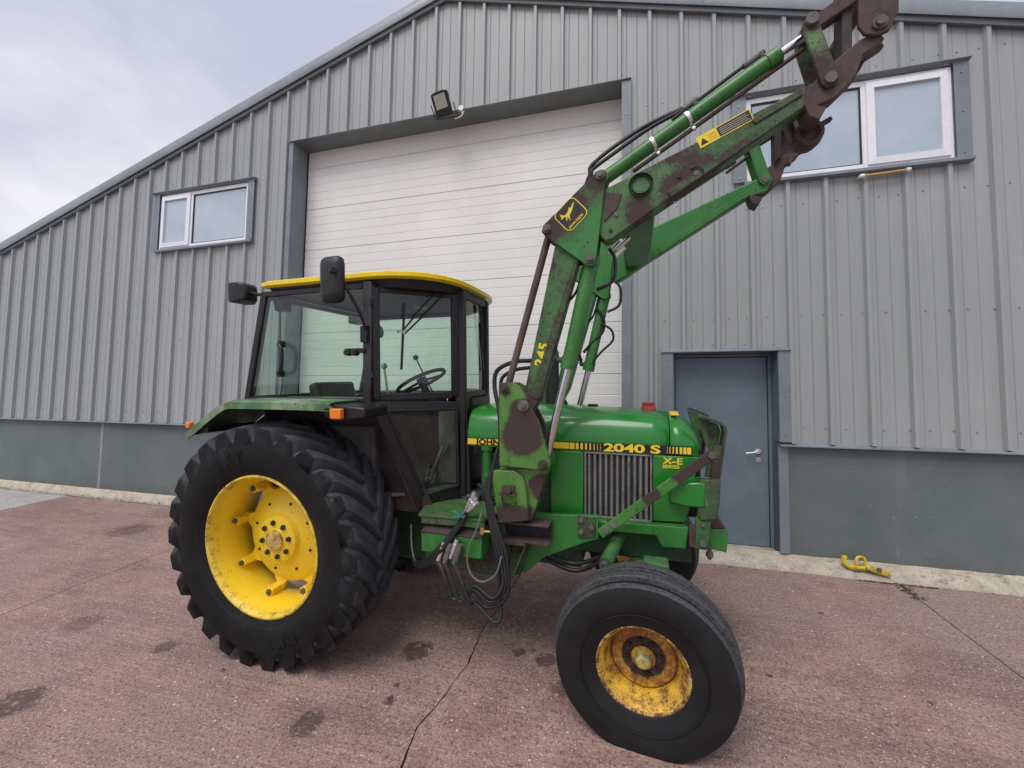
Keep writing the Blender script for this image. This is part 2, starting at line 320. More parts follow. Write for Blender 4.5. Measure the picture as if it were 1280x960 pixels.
def empty(name, label=None, cat=None, loc=(0, 0, 0)):
    o = bpy.data.objects.new(name, None); o.empty_display_size = .1; COL.objects.link(o); o.location = loc
    if label: o['label'] = label; o['category'] = cat
    return o
def copy_tree(o, parent=None):
    c = o.copy(); COL.objects.link(c); c.parent = parent
    for ch in list(o.children): copy_tree(ch, c)
    return c
def smooth_path(ctrl, k=8):
    P = [Vector(p) for p in ctrl]; P = [P[0] * 2 - P[1]] + P + [P[-1] * 2 - P[-2]]; out = []
    for i in range(1, len(P) - 2):
        for j in range(k):
            t = j / k; a, b, c, d = P[i - 1], P[i], P[i + 1], P[i + 2]
            out.append(.5 * (2 * b + (c - a) * t + (2 * a - 5 * b + 4 * c - d) * t * t + (3 * b - a - 3 * c + d) * t ** 3))
    out.append(P[-2]); return out
def text(name, body, size, mat, mw, parent, extrude=.0008, bold=.0, xs=1.0, spacing=1.0, align='LEFT'):
    cu = bpy.data.curves.new(name, 'FONT'); cu.body = body; cu.size = size; cu.extrude = extrude; cu.offset = bold; cu.space_character = spacing; cu.align_x = align; cu.resolution_u = 4
    t = bpy.data.objects.new(name + '_c', cu); COL.objects.link(t)
    me = bpy.data.meshes.new_from_object(t.evaluated_get(bpy.context.evaluated_depsgraph_get())); bpy.data.objects.remove(t)
    for v in me.vertices: v.co.x *= xs
    me.transform(mw); me.materials.clear(); me.materials.append(M[mat]); me.name = name
    o = bpy.data.objects.new(name, me); COL.objects.link(o); o.parent = parent; return o
def side_mat(x, y, z, ang=0.0):    # text plane facing -Y
    return Matrix.Translation((x, y, z)) @ Matrix(((1, 0, 0, 0), (0, 0, -1, 0), (0, 1, 0, 0), (0, 0, 0, 1))) @ Matrix.Rotation(ang, 4, 'Z')

# ================================================================== SETTING
DW = 4.6; SLOPE = R(4.46)
GM = Matrix.Translation((0, DW, 0)) @ Matrix.Rotation(SLOPE, 4, 'X')
def g(x, y): return (x, (y - DW) / math.cos(SLOPE), 0)     # plan position on the yard -> ground-local
mb = MB()
mb.poly([(-90, -110, -.03), (90, -110, -.03), (90, 0.1, -.03), (-90, .1, -.03)])
M['dirt'] = plain('dirt', (.035, .028, .024), .9, var=.4, scale=30, bump=.3)
ground = mb.obj('ground', 'dirt'); ground.matrix_world = GM; ground['kind'] = 'structure'
stains_shade = [(g(x, y)[0], g(x, y)[1], r, k) for x, y, r, k in [(-1.61, 1.90, .09, .8), (-3.32, 1.59, .13, .8), (-3.01, 2.17, .07, .7), (-5.73, 3.66, .22, .55), (-1.33, 2.57, .11, .8), (-.48, 2.67, .08, .85), (-1.27, 2.15, .035, .9), (-.66, 2.71, .05, .8), (-.34, 2.45, .07, .7), (-3.9, 2.2, .12, .4), (-.3, 3.2, .55, .5), (.4, 3.3, .45, .5), (-1.1, 3.3, .5, .5)]]  # last three: shade under the tractor painted into the colour, with oil staining
M['slab'] = ground_mat('red_brown_concrete', 1, stains_shade); M['slab_grey'] = ground_mat('grey_concrete', 0)
def hump(x, y): return .047 * math.exp(-(((x - .14) / .85) ** 2 + ((y - 2.22) / .75) ** 2))
def joint(x0, crack=False):
    pts = []
    if crack:
        base = [(-1.02, 1.2), (-1.0, 1.81), (-1.035, 2.03), (-.995, 2.17), (-.965, 2.4), (-.95, 2.54), (-.975, 2.91), (-.93, 3.3), (-.92, 3.5), (-.905, 4.06), (-.91, 4.43)]
        base = [(-1.0, -1.9), (-.97, -1), (-1.03, 0), (-.99, .7)] + base
        for (xa, ya), (xb, yb) in zip(base, base[1:]):
            k = max(2, int((yb - ya) / .035))
            for i in range(k):
                t = i / k; y = ya + (yb - ya) * t
                pts.append((xa + (xb - xa) * t + .018 * mnoise.noise((y * 9, 3, 0)) + .010 * mnoise.noise((y * 31, 1, 0)), y,   .0025 + .006 * abs(mnoise.noise((y * 6, 7, 0))) + .005 * max(0, mnoise.noise((y * 2.5, 5, 0)))))
        pts.append((-.91, 4.43, .006))
    else:
        for i in range(60):
            y = -1.9 + i * (4.43 + 1.9) / 59; pts.append((x0 + .006 * mnoise.noise((y * 4, x0, 0)), y, .004 + .003 * abs(mnoise.noise((y * 8, x0, 2)))))
    return pts
xs = [-19.3, -15.6, -11.95, -8.36, -4.66, -.96, 2.33, 5.9, 9.5, 13]
for row in range(3):
    for i in range(len(xs) - 1):
        if row == 0:
            a = joint(xs[i], i == 5); b = joint(xs[i + 1], i + 1 == 5)
            ring = [g(x + h, y) for x, y, h in a] + [g(x - h, y) for x, y, h in reversed(b)]
        else:
            y1 = -1.915 - 7 * (row - 1); y0 = y1 - 6.985
            ring = [g(xs[i] + .006, y0), g(xs[i] + .006, y1), g(xs[i + 1] - .006, y1), g(xs[i + 1] - .006, y0)]
        mb = MB(); mb.loft([[(p[0], p[1], -.028) for p in ring], [(p[0], p[1], 0) for p in ring]])
        if row == 0 and 3 <= i <= 6:
            for q in range(1, 24):
                x = xs[i] + (xs[i + 1] - xs[i]) * q / 24
                bmesh.ops.bisect_plane(mb.b, geom=mb.b.verts[:] + mb.b.edges[:] + mb.b.faces[:], plane_co=(x, 0, 0), plane_no=(1, 0, 0))
            for q in range(1, 36):
                bmesh.ops.bisect_plane(mb.b, geom=mb.b.verts[:] + mb.b.edges[:] + mb.b.faces[:], plane_co=(0, -6.3 + q * .175, 0), plane_no=(0, 1, 0))
            for v in mb.b.verts: v.co.z += hump(v.co.x, v.co.y * math.cos(SLOPE) + DW)
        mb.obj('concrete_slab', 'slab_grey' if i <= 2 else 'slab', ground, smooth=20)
# sloped concrete strip against the wall
def apron_mat():
    t = NT('rough_concrete_strip'); n = t.noise(7, 9, .72); f = t.noise(60, 6, .75); m = t.noise(16, 7, .75, vec=t.co((.45, 1, 1)))
    c = t.mix(t.mr(n, .3, .7), (.40, .35, .27), (.62, .55, .44)); c = t.mix(t.math('MULTIPLY', t.mr(f, .42, .72), .6), c, (.22, .18, .13))
    c = t.mix(t.math('MULTIPLY', t.mr(m, .54, .66), .7), c, (.13, .105, .07))
    t.bump(t.math('ADD', n, f), .8, .012); return t.fin(c, .85, spec=.25)
M['apron'] = apron_mat()
mb = MB(); rows = []
for i in range(241):
    x = -13 + i * 22 / 240; fe = 4.425 + (0.09 if x < -5 else 0.09 * max(0, (-3 - x) / 2) if x < -3 else 0) + .018 * mnoise.noise((x * 2.2, 0, 0)) + .008 * mnoise.noise((x * 9, 4, 0))
    def zj(k): return .008 * mnoise.noise((x * 7, k, 1))
    rows.append([(x, fe - .004, -.06), (x, fe, -.010 + zj(0) * .5), (x, fe + .03, .022 + zj(1)), (x, fe + (4.6 - fe) * .6, .065 + zj(2)), (x, 4.62, .105 + zj(3)), (x, 4.62, -.06)])
mb.loft(rows)
apron = mb.obj('concrete_strip', 'apron', smooth=50); apron['kind'] = 'structure'
# moss and dirt growing in the joint at the foot of the strip
M['moss'] = plain('moss', (.035, .04, .018), .95, var=.5, scale=50, bump=.5)
mb = MB()
for i in range(420):
    x = random.choice([random.uniform(-11, -6.5), random.uniform(2.0, 2.6), random.gauss(2.33, .03), random.uniform(-11, 5)])
    y = 4.40 + (0.09 if x < -5 else 0) + random.gauss(0, .008)
    if abs(x - 2.33) < .06: y = random.uniform(4.15, 4.42)
    z = -math.tan(SLOPE) * (DW - y); r = random.uniform(.006, .016)
    p = [(x + r * math.cos(a), y + .6 * r * math.sin(a), z) for a in (0, 1.57, 3.14, 4.71)]
    v = mb.ring(p); top = mb.b.verts.new((x, y, z + r * .45))
    for k in range(4): mb.face([v[k], v[(k + 1) % 4], top])
mo = mb.obj('moss', 'moss', smooth=80); mo['kind'] = 'stuff'; mo['label'] = 'dark moss along the joint below the wall'; mo['category'] = 'moss'
# loose grit
M['grit'] = plain('grit', (.42, .37, .33), .85, var=.35, scale=40)
mb = MB()
for i in range(900):
    y = random.uniform(.6, 4.35); x = random.uniform(-1.4 * y - 1.5, 1.0 * y + 1.2); z = -math.tan(SLOPE) * (DW - y) + hump(x, y); r = random.choice([.0025, .003, .004, .006]) * random.uniform(.7, 1.3)
    v = mb.ring([(x + r * random.uniform(.7, 1.2) * math.cos(a), y + r * random.uniform(.7, 1.2) * math.sin(a), z - .0005) for a in (0, 1.57, 3.14, 4.71)]); top = mb.b.verts.new((x + r * .2, y, z + r * random.uniform(.5, .9)))
    for k in range(4): mb.face([v[k], v[(k + 1) % 4], top])
gr = mb.obj('grit', 'grit', smooth=10); gr['kind'] = 'stuff'; gr['label'] = 'loose pale grit scattered over the yard'; gr['category'] = 'grit'

# ------------------------------------------------------------------ the workshop building
BX0, BX1 = -12.1, 7.75; RIDGE_X, RIDGE_Z, PITCH = -2.18, 6.70, .303
def roofz(x): return RIDGE_Z - PITCH * abs(x - RIDGE_X)      # underside of verge flashing
bld = empty('workshop_building', 'grey metal clad workshop with gable roof, white sectional door and blue grey side door', 'building', (BX0, DW, 0))
def B(mb, name, mat, parent=None, **k):
    o = mb.obj(name, mat, None, **k); o.parent = parent or bld
    if parent is None: o.matrix_parent_inverse = Matrix.Translation((-BX0, -DW, 0))
    return o
OPEN = [(-4.455, .012, -1, 5.155), (.47, 1.515, -1, 2.075), (-6.965, -5.225, 3.805, 4.70), (1.225, 2.965, 3.805, 4.71)]
PITCHR = .3262; X0R = 3.215; yp = DW - .022
def profile(k):
    x = X0R + k * PITCHR; h = .040
    return [(x - .012, 0), (x, h), (x + .032, h), (x + .044, 0), (x + .089, 0), (x + .0945, -.006), (x + .100, 0), (x + .201, 0), (x + .2065, -.006), (x + .212, 0)]
def clad_panel(k0, k1):
    pr = []
    for k in range(k0, k1): pr += profile(k)
    pr.append(profile(k1)[0]); pr = [(x, d) for x, d in pr]
    full = []
    for (xa, da), (xb, db) in zip(pr, pr[1:]):
        cuts = sorted(set([xa, xb] + [o[j] for o in OPEN for j in (0, 1) if xa < o[j] < xb] + [c for c in (BX0, BX1, RIDGE_X) if xa < c < xb]))
        for c0, c1 in zip(cuts, cuts[1:]):
            f = lambda c: da + (db - da) * (c - xa) / (xb - xa) if xb > xa else da
            full.append((c0, f(c0), c1, f(c1)))
    mb = MB()
    for x0, d0, x1, d1 in full:
        xm = (x0 + x1) / 2
        if xm < BX0 or xm > BX1: continue
        segs = [(1.165, None)]; cuts = [o for o in OPEN if o[0] < xm < o[1]]
        iv = [(1.165, 99)]
        for o in cuts:
            n = []
            for a, b in iv:
                if o[2] > a: n.append((a, min(b, o[2])))
                if o[3] < b: n.append((max(a, o[3]), b))
            iv = [(a, b) for a, b in n if b - a > .01]
        for a, b in iv:
            za0, zb0 = a, min(b, roofz(x0) + .03); za1, zb1 = a, min(b, roofz(x1) + .03)
            if zb0 <= za0 + .01: continue
            mb.poly([(x0, yp - d0, za0), (x1, yp - d1, za1), (x1, yp - d1, zb1), (x0, yp - d0, zb0)])
    if len(mb.b.verts) == 0: mb.b.free(); return
    bmesh.ops.remove_doubles(mb.b, verts=mb.b.verts, dist=.0004)
    o = B(mb, 'cladding_panel', 'clad', smooth=0)
k = -48
while k < 15: clad_panel(k, k + 3); k += 3
# plinth wall
for a, b in ((BX0, -4.44), (-.005, .515), (1.478, BX1)):
    mb = MB(); mb.box(a, b, DW, DW + .3, -.5, 1.19); B(mb, 'plinth_wall', 'plinth')
for a, b in ((BX0, -4.455), (.012, .41), (1.482, BX1)):
    mb = MB(); mb.prism([(0, 0)], 0, 0) if False else None
    mb.loft([[(x, DW - .075, 1.145), (x, DW - .075, 1.135), (x, DW - .07, 1.134), (x, DW + .0, 1.168), (x, DW + 0, 1.176)] for x in (a, b)])
    B(mb, 'drip_flashing', 'flash')
mb = MB(); mb.box(-6.98 - .03 - 1.0, -6.98 + .03 - 1.0, DW - .003, DW + .01, .10, 1.12)
M['sealant'] = plain('grey_sealant', (.23, .25, .26), .6, var=.15); B(mb, 'joint_sealant', 'sealant')
# roof and verges
for s, xe in ((-1, BX0 - .15), (1, BX1 + .15)):
    n = Vector((s * PITCH, 0, 1)).normalized(); off = Vector((0, 0, .03))
    ze = RIDGE_Z - PITCH * abs(xe - RIDGE_X)
    mb = MB(); y0, y1 = DW - .03, DW + 18
    mb.loft([[(RIDGE_X, y, RIDGE_Z + .06), (xe, y, ze + .06), (xe, y, ze + .10), (RIDGE_X, y, RIDGE_Z + .10)] for y in (y0, y1)])
    B(mb, 'roof_slope', 'clad')
    # verge flashing: upstand face plus small drip and top lip
    def vf(x): z = RIDGE_Z - PITCH * abs(x - RIDGE_X); return [(x, DW - .105, z + .018), (x, DW - .10, z + .006), (x, DW - .088, z + .014), (x, DW - .088, z + .150), (x, DW + .22, z + .165), (x, DW + .22, z + .172), (x, DW - .100, z + .158), (x, DW - .105, z + .15)]
    segs = [RIDGE_X, RIDGE_X + s * 3.02, RIDGE_X + s * 6.05, xe] if s > 0 else [RIDGE_X, RIDGE_X + s * 3.05, RIDGE_X + s * 6.05, RIDGE_X + s * 9.05, xe]
    for a, b in zip(segs, segs[1:]):
        mb = MB(); mb.loft([vf(a + s * .0015), vf(b - s * .0015)]); B(mb, 'verge_flashing', 'verge')
    def cl(x): z = RIDGE_Z - PITCH * abs(x - RIDGE_X); return [(x, DW - .075, z - .035), (x, DW - .072, z - .04), (x, DW - .03, z - .030), (x, DW - .03, z + .05), (x, DW - .075, z + .05)]
    mb = MB(); mb.loft([cl(RIDGE_X), cl(xe)]); B(mb, 'verge_closure', 'soffit')
# back and side walls so the building is a closed volume
mb = MB(); mb.box(BX0, BX0 + .1, DW + .31, DW + 18, -.5, roofz(BX0)); B(mb, 'side_wall', 'clad')
mb = MB(); mb.box(BX1 - .1, BX1, DW + .31, DW + 18, -.5, roofz(BX1)); B(mb, 'side_wall', 'clad')
mb = MB(); mb.prism([(BX0, -.5), (BX1, -.5), (BX1, roofz(BX1)), (RIDGE_X, RIDGE_Z), (BX0, roofz(BX0))], DW + .5, DW + .6); B(mb, 'inner_wall', 'dark')

# sectional door
DD = DW + .22
sd_o = None
mb = MB(); mb.box(-4.46, .02, DD + .06, DD + .09, 0.02, 5.3); sdoor = B(mb, 'sectional_door', 'dark')
zt = [4.902 + .6055 * 0 - .6055 * k for k in range(9)]; zt = [5.5075] + zt
for k in range(len(zt) - 1):
    z1, z0 = zt[k] - .0014, zt[k + 1] + .0014; z0 = max(z0, .08)
    if z1 - z0 < .05: continue
    x0, x1 = -4.452, -.004; rings = []
    sec = [(DD + .045, z0), (DD + .006, z0), (DD, z0 + .005)]
    for j in range(1, 5):
        zz = zt[k + 1] + .1211 * j
        if zz > z0 + .02: sec += [(DD, zz - .006), (DD + .0032, zz - .001), (DD + .0032, zz + .001), (DD, zz + .006)]
    sec += [(DD, z1 - .005), (DD + .006, z1), (DD + .045, z1)]
    mb = MB(); mb.loft([[(x, y, z) for y, z in sec] for x in (x0, x1)])
    o = mb.obj('door_panel', 'panel', sdoor, smooth=8)
mb = MB(); mb.box(-4.4585, -4.447, DD - .012, DD + .05, .05, 5.2); mb.obj('door_guide', 'black', sdoor)
# reveal linings and trims of the big door
mb = MB(); mb.box(-4.475, -4.46, DW - .06, DD + .05, .05, 5.17); B(mb, 'reveal_lining', 'flash')
mb = MB(); mb.box(.022, .035, DW - .06, DD + .05, .05, 5.17); B(mb, 'reveal_lining', 'flash')
mb = MB(); mb.box(-4.459, .021, DW - .058, DD + .05, 5.155, 5.168); B(mb, 'lintel_soffit', 'soffit')
mb = MB(); mb.loft([[(x, DW - .085, 5.150), (x, DW - .085, 5.156), (x, DW - .0225, 5.205), (x, DW - .0225, 5.17), (x, DW - .06, 5.149)] for x in (-4.535, .095)]); B(mb, 'lintel_flashing', 'flash')
for a, b, t in ((-4.53, -4.4605, 0), (-.006, .094, 1)):
    for z0, z1 in ((.08, 3.35), (3.354, 5.147)):
        mb = MB(); mb.box(a, b, DW - .0655, DW - .0605, z0, z1); B(mb, 'door_trim', 'flash')
# personnel door
PD = DW + .15
mb = MB(); mb.box(.56, 1.441, PD, PD + .045, .10, 2.035); pdoor = B(mb, 'personnel_door', 'door_blue', bevel=.003)
mb = MB(); mb.box(1.447, 1.4775, PD - .02, PD + .05, .08, 2.066); mb.box(.515, .553, PD - .02, PD + .05, .08, 2.066); mb.box(.555, 1.445, PD - .02, PD + .05, 2.041, 2.066)
mb.obj('door_frame', 'door_blue', pdoor, bevel=.003)
mb = MB(); hx, hz = 1.345, 1.06
mb.cyl((hx, PD + .001, hz), (hx, PD - .012, hz), .026); mb.cyl((hx, PD - .012, hz), (hx, PD - .055, hz), .010)
mb.tube(smooth_path([(hx + .005, PD - .05, hz), (hx - .02, PD - .056, hz - .003), (hx - .06, PD - .055, hz - .012), (hx - .12, PD - .052, hz - .022)]), .0095, 10)
mb.obj('lever_handle', 'alu', pdoor)
mb = MB(); mb.cyl((hx + .004, PD + .001, hz - .085), (hx + .004, PD - .008, hz - .085), .026); mb.cyl((hx + .004, PD - .008, hz - .08), (hx + .004, PD - .016, hz - .08), .009)
mb.obj('lock_escutcheon', painted('lock_rusty', (.5, .45, .43), .0, rough=.4, sc_=40, rust_a=(.2, .03, .02), rust_b=(.3, .06, .04)), pdoor)
mb = MB(); mb.box(.52, 1.47, DW - .01, PD + .3, -.02, .095); B(mb, 'door_threshold', 'apron')
mb = MB(); mb.box(1.478, 1.493, DW - .062, DW - .0025, 1.18, 2.066); mb.box(1.4785, 1.490, DW - .018, PD + .05, .09, 1.16); mb.box(1.4785, 1.490, DW, PD + .05, 1.161, 2.066); B(mb, 'door_reveal', 'door_blue')
mb = MB(); mb.box(.500, .5145, DW - .062, PD + .05, .09, 2.066); B(mb, 'door_reveal', 'door_blue')
mb = MB(); mb.box(.516, 1.4775, DW - .06, PD + .05, 2.068, 2.08); B(mb, 'door_soffit', 'soffit')
mb = MB(); mb.box(.408, .512, DW - .0675, DW - .0625, 1.18, 2.07); B(mb, 'door_trim', 'flash')
mb = MB(); mb.box(1.4805, 1.582, DW - .0675, DW - .0625, 1.178, 2.07); B(mb, 'door_trim', 'flash')
mb = MB(); mb.loft([[(x, DW - .08, 2.071), (x, DW - .08, 2.078), (x, DW - .0225, 2.112), (x, DW - .0225, 2.085), (x, DW - .06, 2.072)] for x in (.400, 1.59)]); B(mb, 'lintel_flashing', 'flash')
mb = MB(); mb.box(1.4795, 1.56, DW - .024, DW - .002, .105, 1.13); B(mb, 'door_trim', 'flash')
mb = MB(); mb.box(1.5605, 1.568, DW - .01, DW - .001, .105, 1.12); B(mb, 'joint_sealant', 'sealant')
mb = MB(); mb.box(.44, .512, DW - .024, DW - .002, .105, 1.13); B(mb, 'door_trim', 'flash')
# windows
def window(x0, x1, mx, cas_left, z0=3.818, z1=4.690):
    wy = DW - .040
    mb = MB(); f = .052
    mb.box(x0, x0 + f, wy, wy + .06, z0, z1); mb.box(x1 - f, x1, wy, wy + .06, z0, z1)
    mb.box(x0 + f, x1 - f, wy + .0005, wy + .06, z0, z0 + f); mb.box(x0 + f, x1 - f, wy + .0005, wy + .06, z1 - f, z1); mb.box(mx - .028, mx + .028, wy + .001, wy + .06, z0 + f, z1 - f)
    wn = B(mb, 'window', 'white', bevel=.004)
    a, b = (x0 + f - .018, mx - .010) if cas_left else (mx + .010, x1 - f + .018); c, d = z0 + f - .018, z1 - f + .018; t = .062
    mb = MB()
    def frame(a, b, c, d, t, y0, y1):
        o = [(a, c), (b, c), (b, d), (a, d)]; i = [(a + t, c + t), (b - t, c + t), (b - t, d - t), (a + t, d - t)]
        for p in range(4):
            q = (p + 1) % 4
            mb.loft([[(o[p][0], y0 + .006, o[p][1]), (i[p][0], y0, i[p][1]), (i[p][0], y1, i[p][1]), (o[p][0], y1, o[p][1])], [(o[q][0], y0 + .006, o[q][1]), (i[q][0], y0, i[q][1]), (i[q][0], y1, i[q][1]), (o[q][0], y1, o[q][1])]])
    frame(a, b, c, d, t, wy - .022, wy + .03); mb.obj('casement_frame', 'white', wn, smooth=25)
    mb = MB(); mb.box(a + t - .002, b - t + .002, wy + .004, wy + .012, c + t - .002, d - t + .002); mb.obj('pane', 'pane', wn)
    fx0, fx1 = (mx + .028, x1 - f) if cas_left else (x0 + f, mx - .028)
    mb = MB(); mb.box(fx0 - .002, fx1 + .002, wy + .022, wy + .03, z0 + f - .002, z1 - f + .002); mb.obj('pane', 'pane', wn)
    mb = MB()
    for (p, q, r_, s_) in ((fx0, fx0 + .012, z0 + f, z1 - f), (fx1 - .012, fx1, z0 + f, z1 - f)): mb.box(p, q, wy + .010, wy + .0215, r_, s_)
    mb.box(fx0 + .012, fx1 - .012, wy + .0102, wy + .0215, z0 + f, z0 + f + .012); mb.box(fx0 + .012, fx1 - .012, wy + .0102, wy + .0215, z1 - f - .012, z1 - f); mb.obj('glazing_bead', 'black', wn)
    mb = MB(); mb.loft([[(x, DW - .092, z0 - .040), (x, DW - .092, z0 - .012), (x, DW - .035, z0 - .002), (x, DW - .0225, z0 - .002), (x, DW - .0225, z0 - .045), (x, DW - .06, z0 - .046)] for x in (x0 - .03, x1 + .12)]); mb.obj('sill', 'flash', wn)
    mb = MB(); mb.loft([[(x, DW - .095, z1 + .030), (x, DW - .095, z1 + .036), (x, DW - .0225, z1 + .062), (x, DW - .0225, z1 + .004), (x, DW - .07, z1 + .022)] for x in (x0 - .145, x1 + .125)]); mb.obj('head_flashing', 'flash', wn)
    for p, q in ((x0 - .13, x0 - .003), (x1 + .003, x1 + .115)):
        mb = MB(); mb.box(p, q, DW - .0635, DW - .0590, z0 - .001, z1 + .021); mb.obj('window_trim', 'flash', wn)
    return wn
window(-6.955, -5.235, -6.33, True, 3.818, 4.685)
wr = window(1.235, 2.955, 2.272, False, 3.818, 4.705)
# screw heads on the cladding and trims
mb = MB()
def screw(x, y, z, r=.0085): mb.cyl((x, y + .002, z), (x, y - .007, z), r, r * .8, 6)
for k in range(-44, 14):
    x = X0R + k * PITCHR
    for z in (1.32, 2.42, 3.55, 4.85):
        if z > roofz(x) - .2: continue
        for dx in (.125, .30) if (k * 7 + int(z * 10)) % 3 else (.15,):
            xx = x + dx + random.uniform(-.012, .012)
            if any(o[0] - .08 < xx < o[1] + .08 and o[2] - .08 < z < o[3] + .08 for o in OPEN): continue
            screw(xx, yp, z + random.uniform(-.006, .006))
for x in [-4.25 + .325 * i for i in range(14)]: screw(x + random.uniform(-.03, .03), yp, 5.235)
for z in (.35, 1.2, 2.05, 2.9, 3.45, 4.1, 4.75): screw(-4.495, DW - .0655, z); screw(.045, DW - .0655, z)
for z in (1.25, 1.62, 2.0): screw(.455, DW - .0675, z); screw(1.535, DW - .0675, z)
for z in (.4, 1.0): screw(1.52, DW - .024, z)
for x0, x1 in ((-6.955, -5.235), (1.235, 2.955)):
    for z in (3.86, 4.25, 4.62): screw(x0 - .07, DW - .0635, z); screw(x1 + .06, DW - .0635, z)
for x in (.6, .9, 1.2, 1.45): screw(x, yp, 2.15)
B(mb, 'fixing_screws', 'steel', kind='stuff')

# floodlight over the door
fl = empty('floodlight', 'black floodlight fixed above the white sectional door', 'lamp', (-2.12, DW - .06, 5.12))
R_fl = Matrix.Rotation(R(-7), 4, 'Y') @ Matrix.Rotation(R(-4), 4, 'Z') @ Matrix.Rotation(R(28), 4, 'X')
def FL(mb, name, mat, **k):
    bmesh.ops.transform(mb.b, matrix=Matrix.Translation((0, -.17, .02)) @ R_fl @ Matrix.Scale(.84, 4), verts=mb.b.verts); return mb.obj(name, mat, fl, **k)
mb = MB(); mb.prism([(-.125, -.15), (.125, -.15), (.13, .13), (.12, .15), (.06, .165), (-.06, .165), (-.12, .15), (-.13, .13)], -.02, .035); hs = FL(mb, 'housing', 'black', bevel=.006)
mb = MB(); mb.box(-.09, .09, -.0245, -.0205, -.055, .125); mb2 = FL(mb, 'lens', 'led')
mb = MB()
for i in range(-4, 5): mb.box(i * .025 - .003, i * .025 + .003, .036, .06, -.1, .12)
FL(mb, 'cooling_fins', 'black')
mb = MB(); mb.tube([(-.145, -.17, .03), (-.145, -.06, -.03), (-.145, -.001, -.03), (.145, -.001, -.03), (.145, -.06, -.03), (.145, -.17, .03)], .006, 8); mb.obj('bracket', 'black', fl)
mb = MB(); mb.cyl((.19, .025, .05), (.19, -.03, .05), .033); mb.tube(smooth_path([(.19, 0, .03), (.22, -.03, -.03), (.20, -.05, -.08), (.12, -.05, -.10)]), .006, 8); mb.obj('junction_box', 'clip_white', fl)
# copper tube hanging under the right window
rod = empty('copper_tube', 'short copper tube with white ends hung under window sill', 'tube', (2.2, DW - .09, 3.735))
mb = MB(); mb.cyl((.015, 0, -.008), (.36, 0, .004), .0125, n=14); mb.obj('tube', 'copper', rod)
for x in (.0, .365):
    mb = MB(); mb.cyl((x - .012, 0, -.008 + x * .033), (x + .022, 0, -.007 + x * .033), .019, n=14); mb.cyl((x, .0, 0), (x, .085, .0), .007, n=8); mb.obj('end_cap', 'clip_white', rod)
mb = MB(); mb.tube(smooth_path([(.38, 0, .0), (.41, -.01, .03), (.40, .01, .06), (.385, .03, .09)]), .004, 6); mb.obj('cable', 'hose', rod)
# yellow tow hitch part leaning at the wall foot
th = empty('tow_hitch', 'chipped yellow metal hook and ring lying against the wall foot', 'hitch', (1.98, 4.47, .045))
mb = MB(); mb.tube(smooth_path([(.0, .03, .115), (-.018, .025, .085), (-.005, .015, .045), (.05, 0, .022), (.12, -.005, .028), (.17, 0, .04)]), [.012, .016, .02, .022, .022, .022, .022] + [.022] * 34, 10); mb.obj('hook', 'clamp_yellow', th)
mb = MB(); mb.tube([(.115 + .042 * math.cos(a), .03 + .012 * math.cos(a), .075 + .044 * math.sin(a)) for a in [R(d) for d in range(-50, 231, 14)]], .0125, 8); mb.obj('ring', 'clamp_yellow', th)
mb = MB(); mb.bar((.13, 0, .04), (.305, -.015, .002), .035, .075); mb.obj('arm', 'clamp_yellow', th, bevel=.006)
mb = MB(); mb.cyl((.215, -.05, .03), (.215, -.05, .055), .018, n=12); mb.obj('pin', 'bolt', th)

# ================================================================== TRACTOR
tr = empty('tractor', 'green farm tractor with yellow cab roof, yellow wheels and raised front loader', 'tractor')
TX = Vector((0.99941763, -0.03402012, -0.00265323)); TY = Vector((0.03412343, 0.99639196, 0.07770876)); TZ = Vector((0, -0.07775404, 0.99697257)); TO = Vector((-2.19673632, 3.05402588, -0.12057075))
tr.matrix_world = Matrix(((TX.x, TY.x, TZ.x, TO.x), (TX.y, TY.y, TZ.y, TO.y), (TX.z, TY.z, TZ.z, TO.z), (0, 0, 0, 1)))
def T(mb, name, mat, parent=None, **k): return mb.obj(name, mat, parent or tr, **k)
SIDES = (-1, 1)          # -1 = right-hand side of the tractor, facing the yard

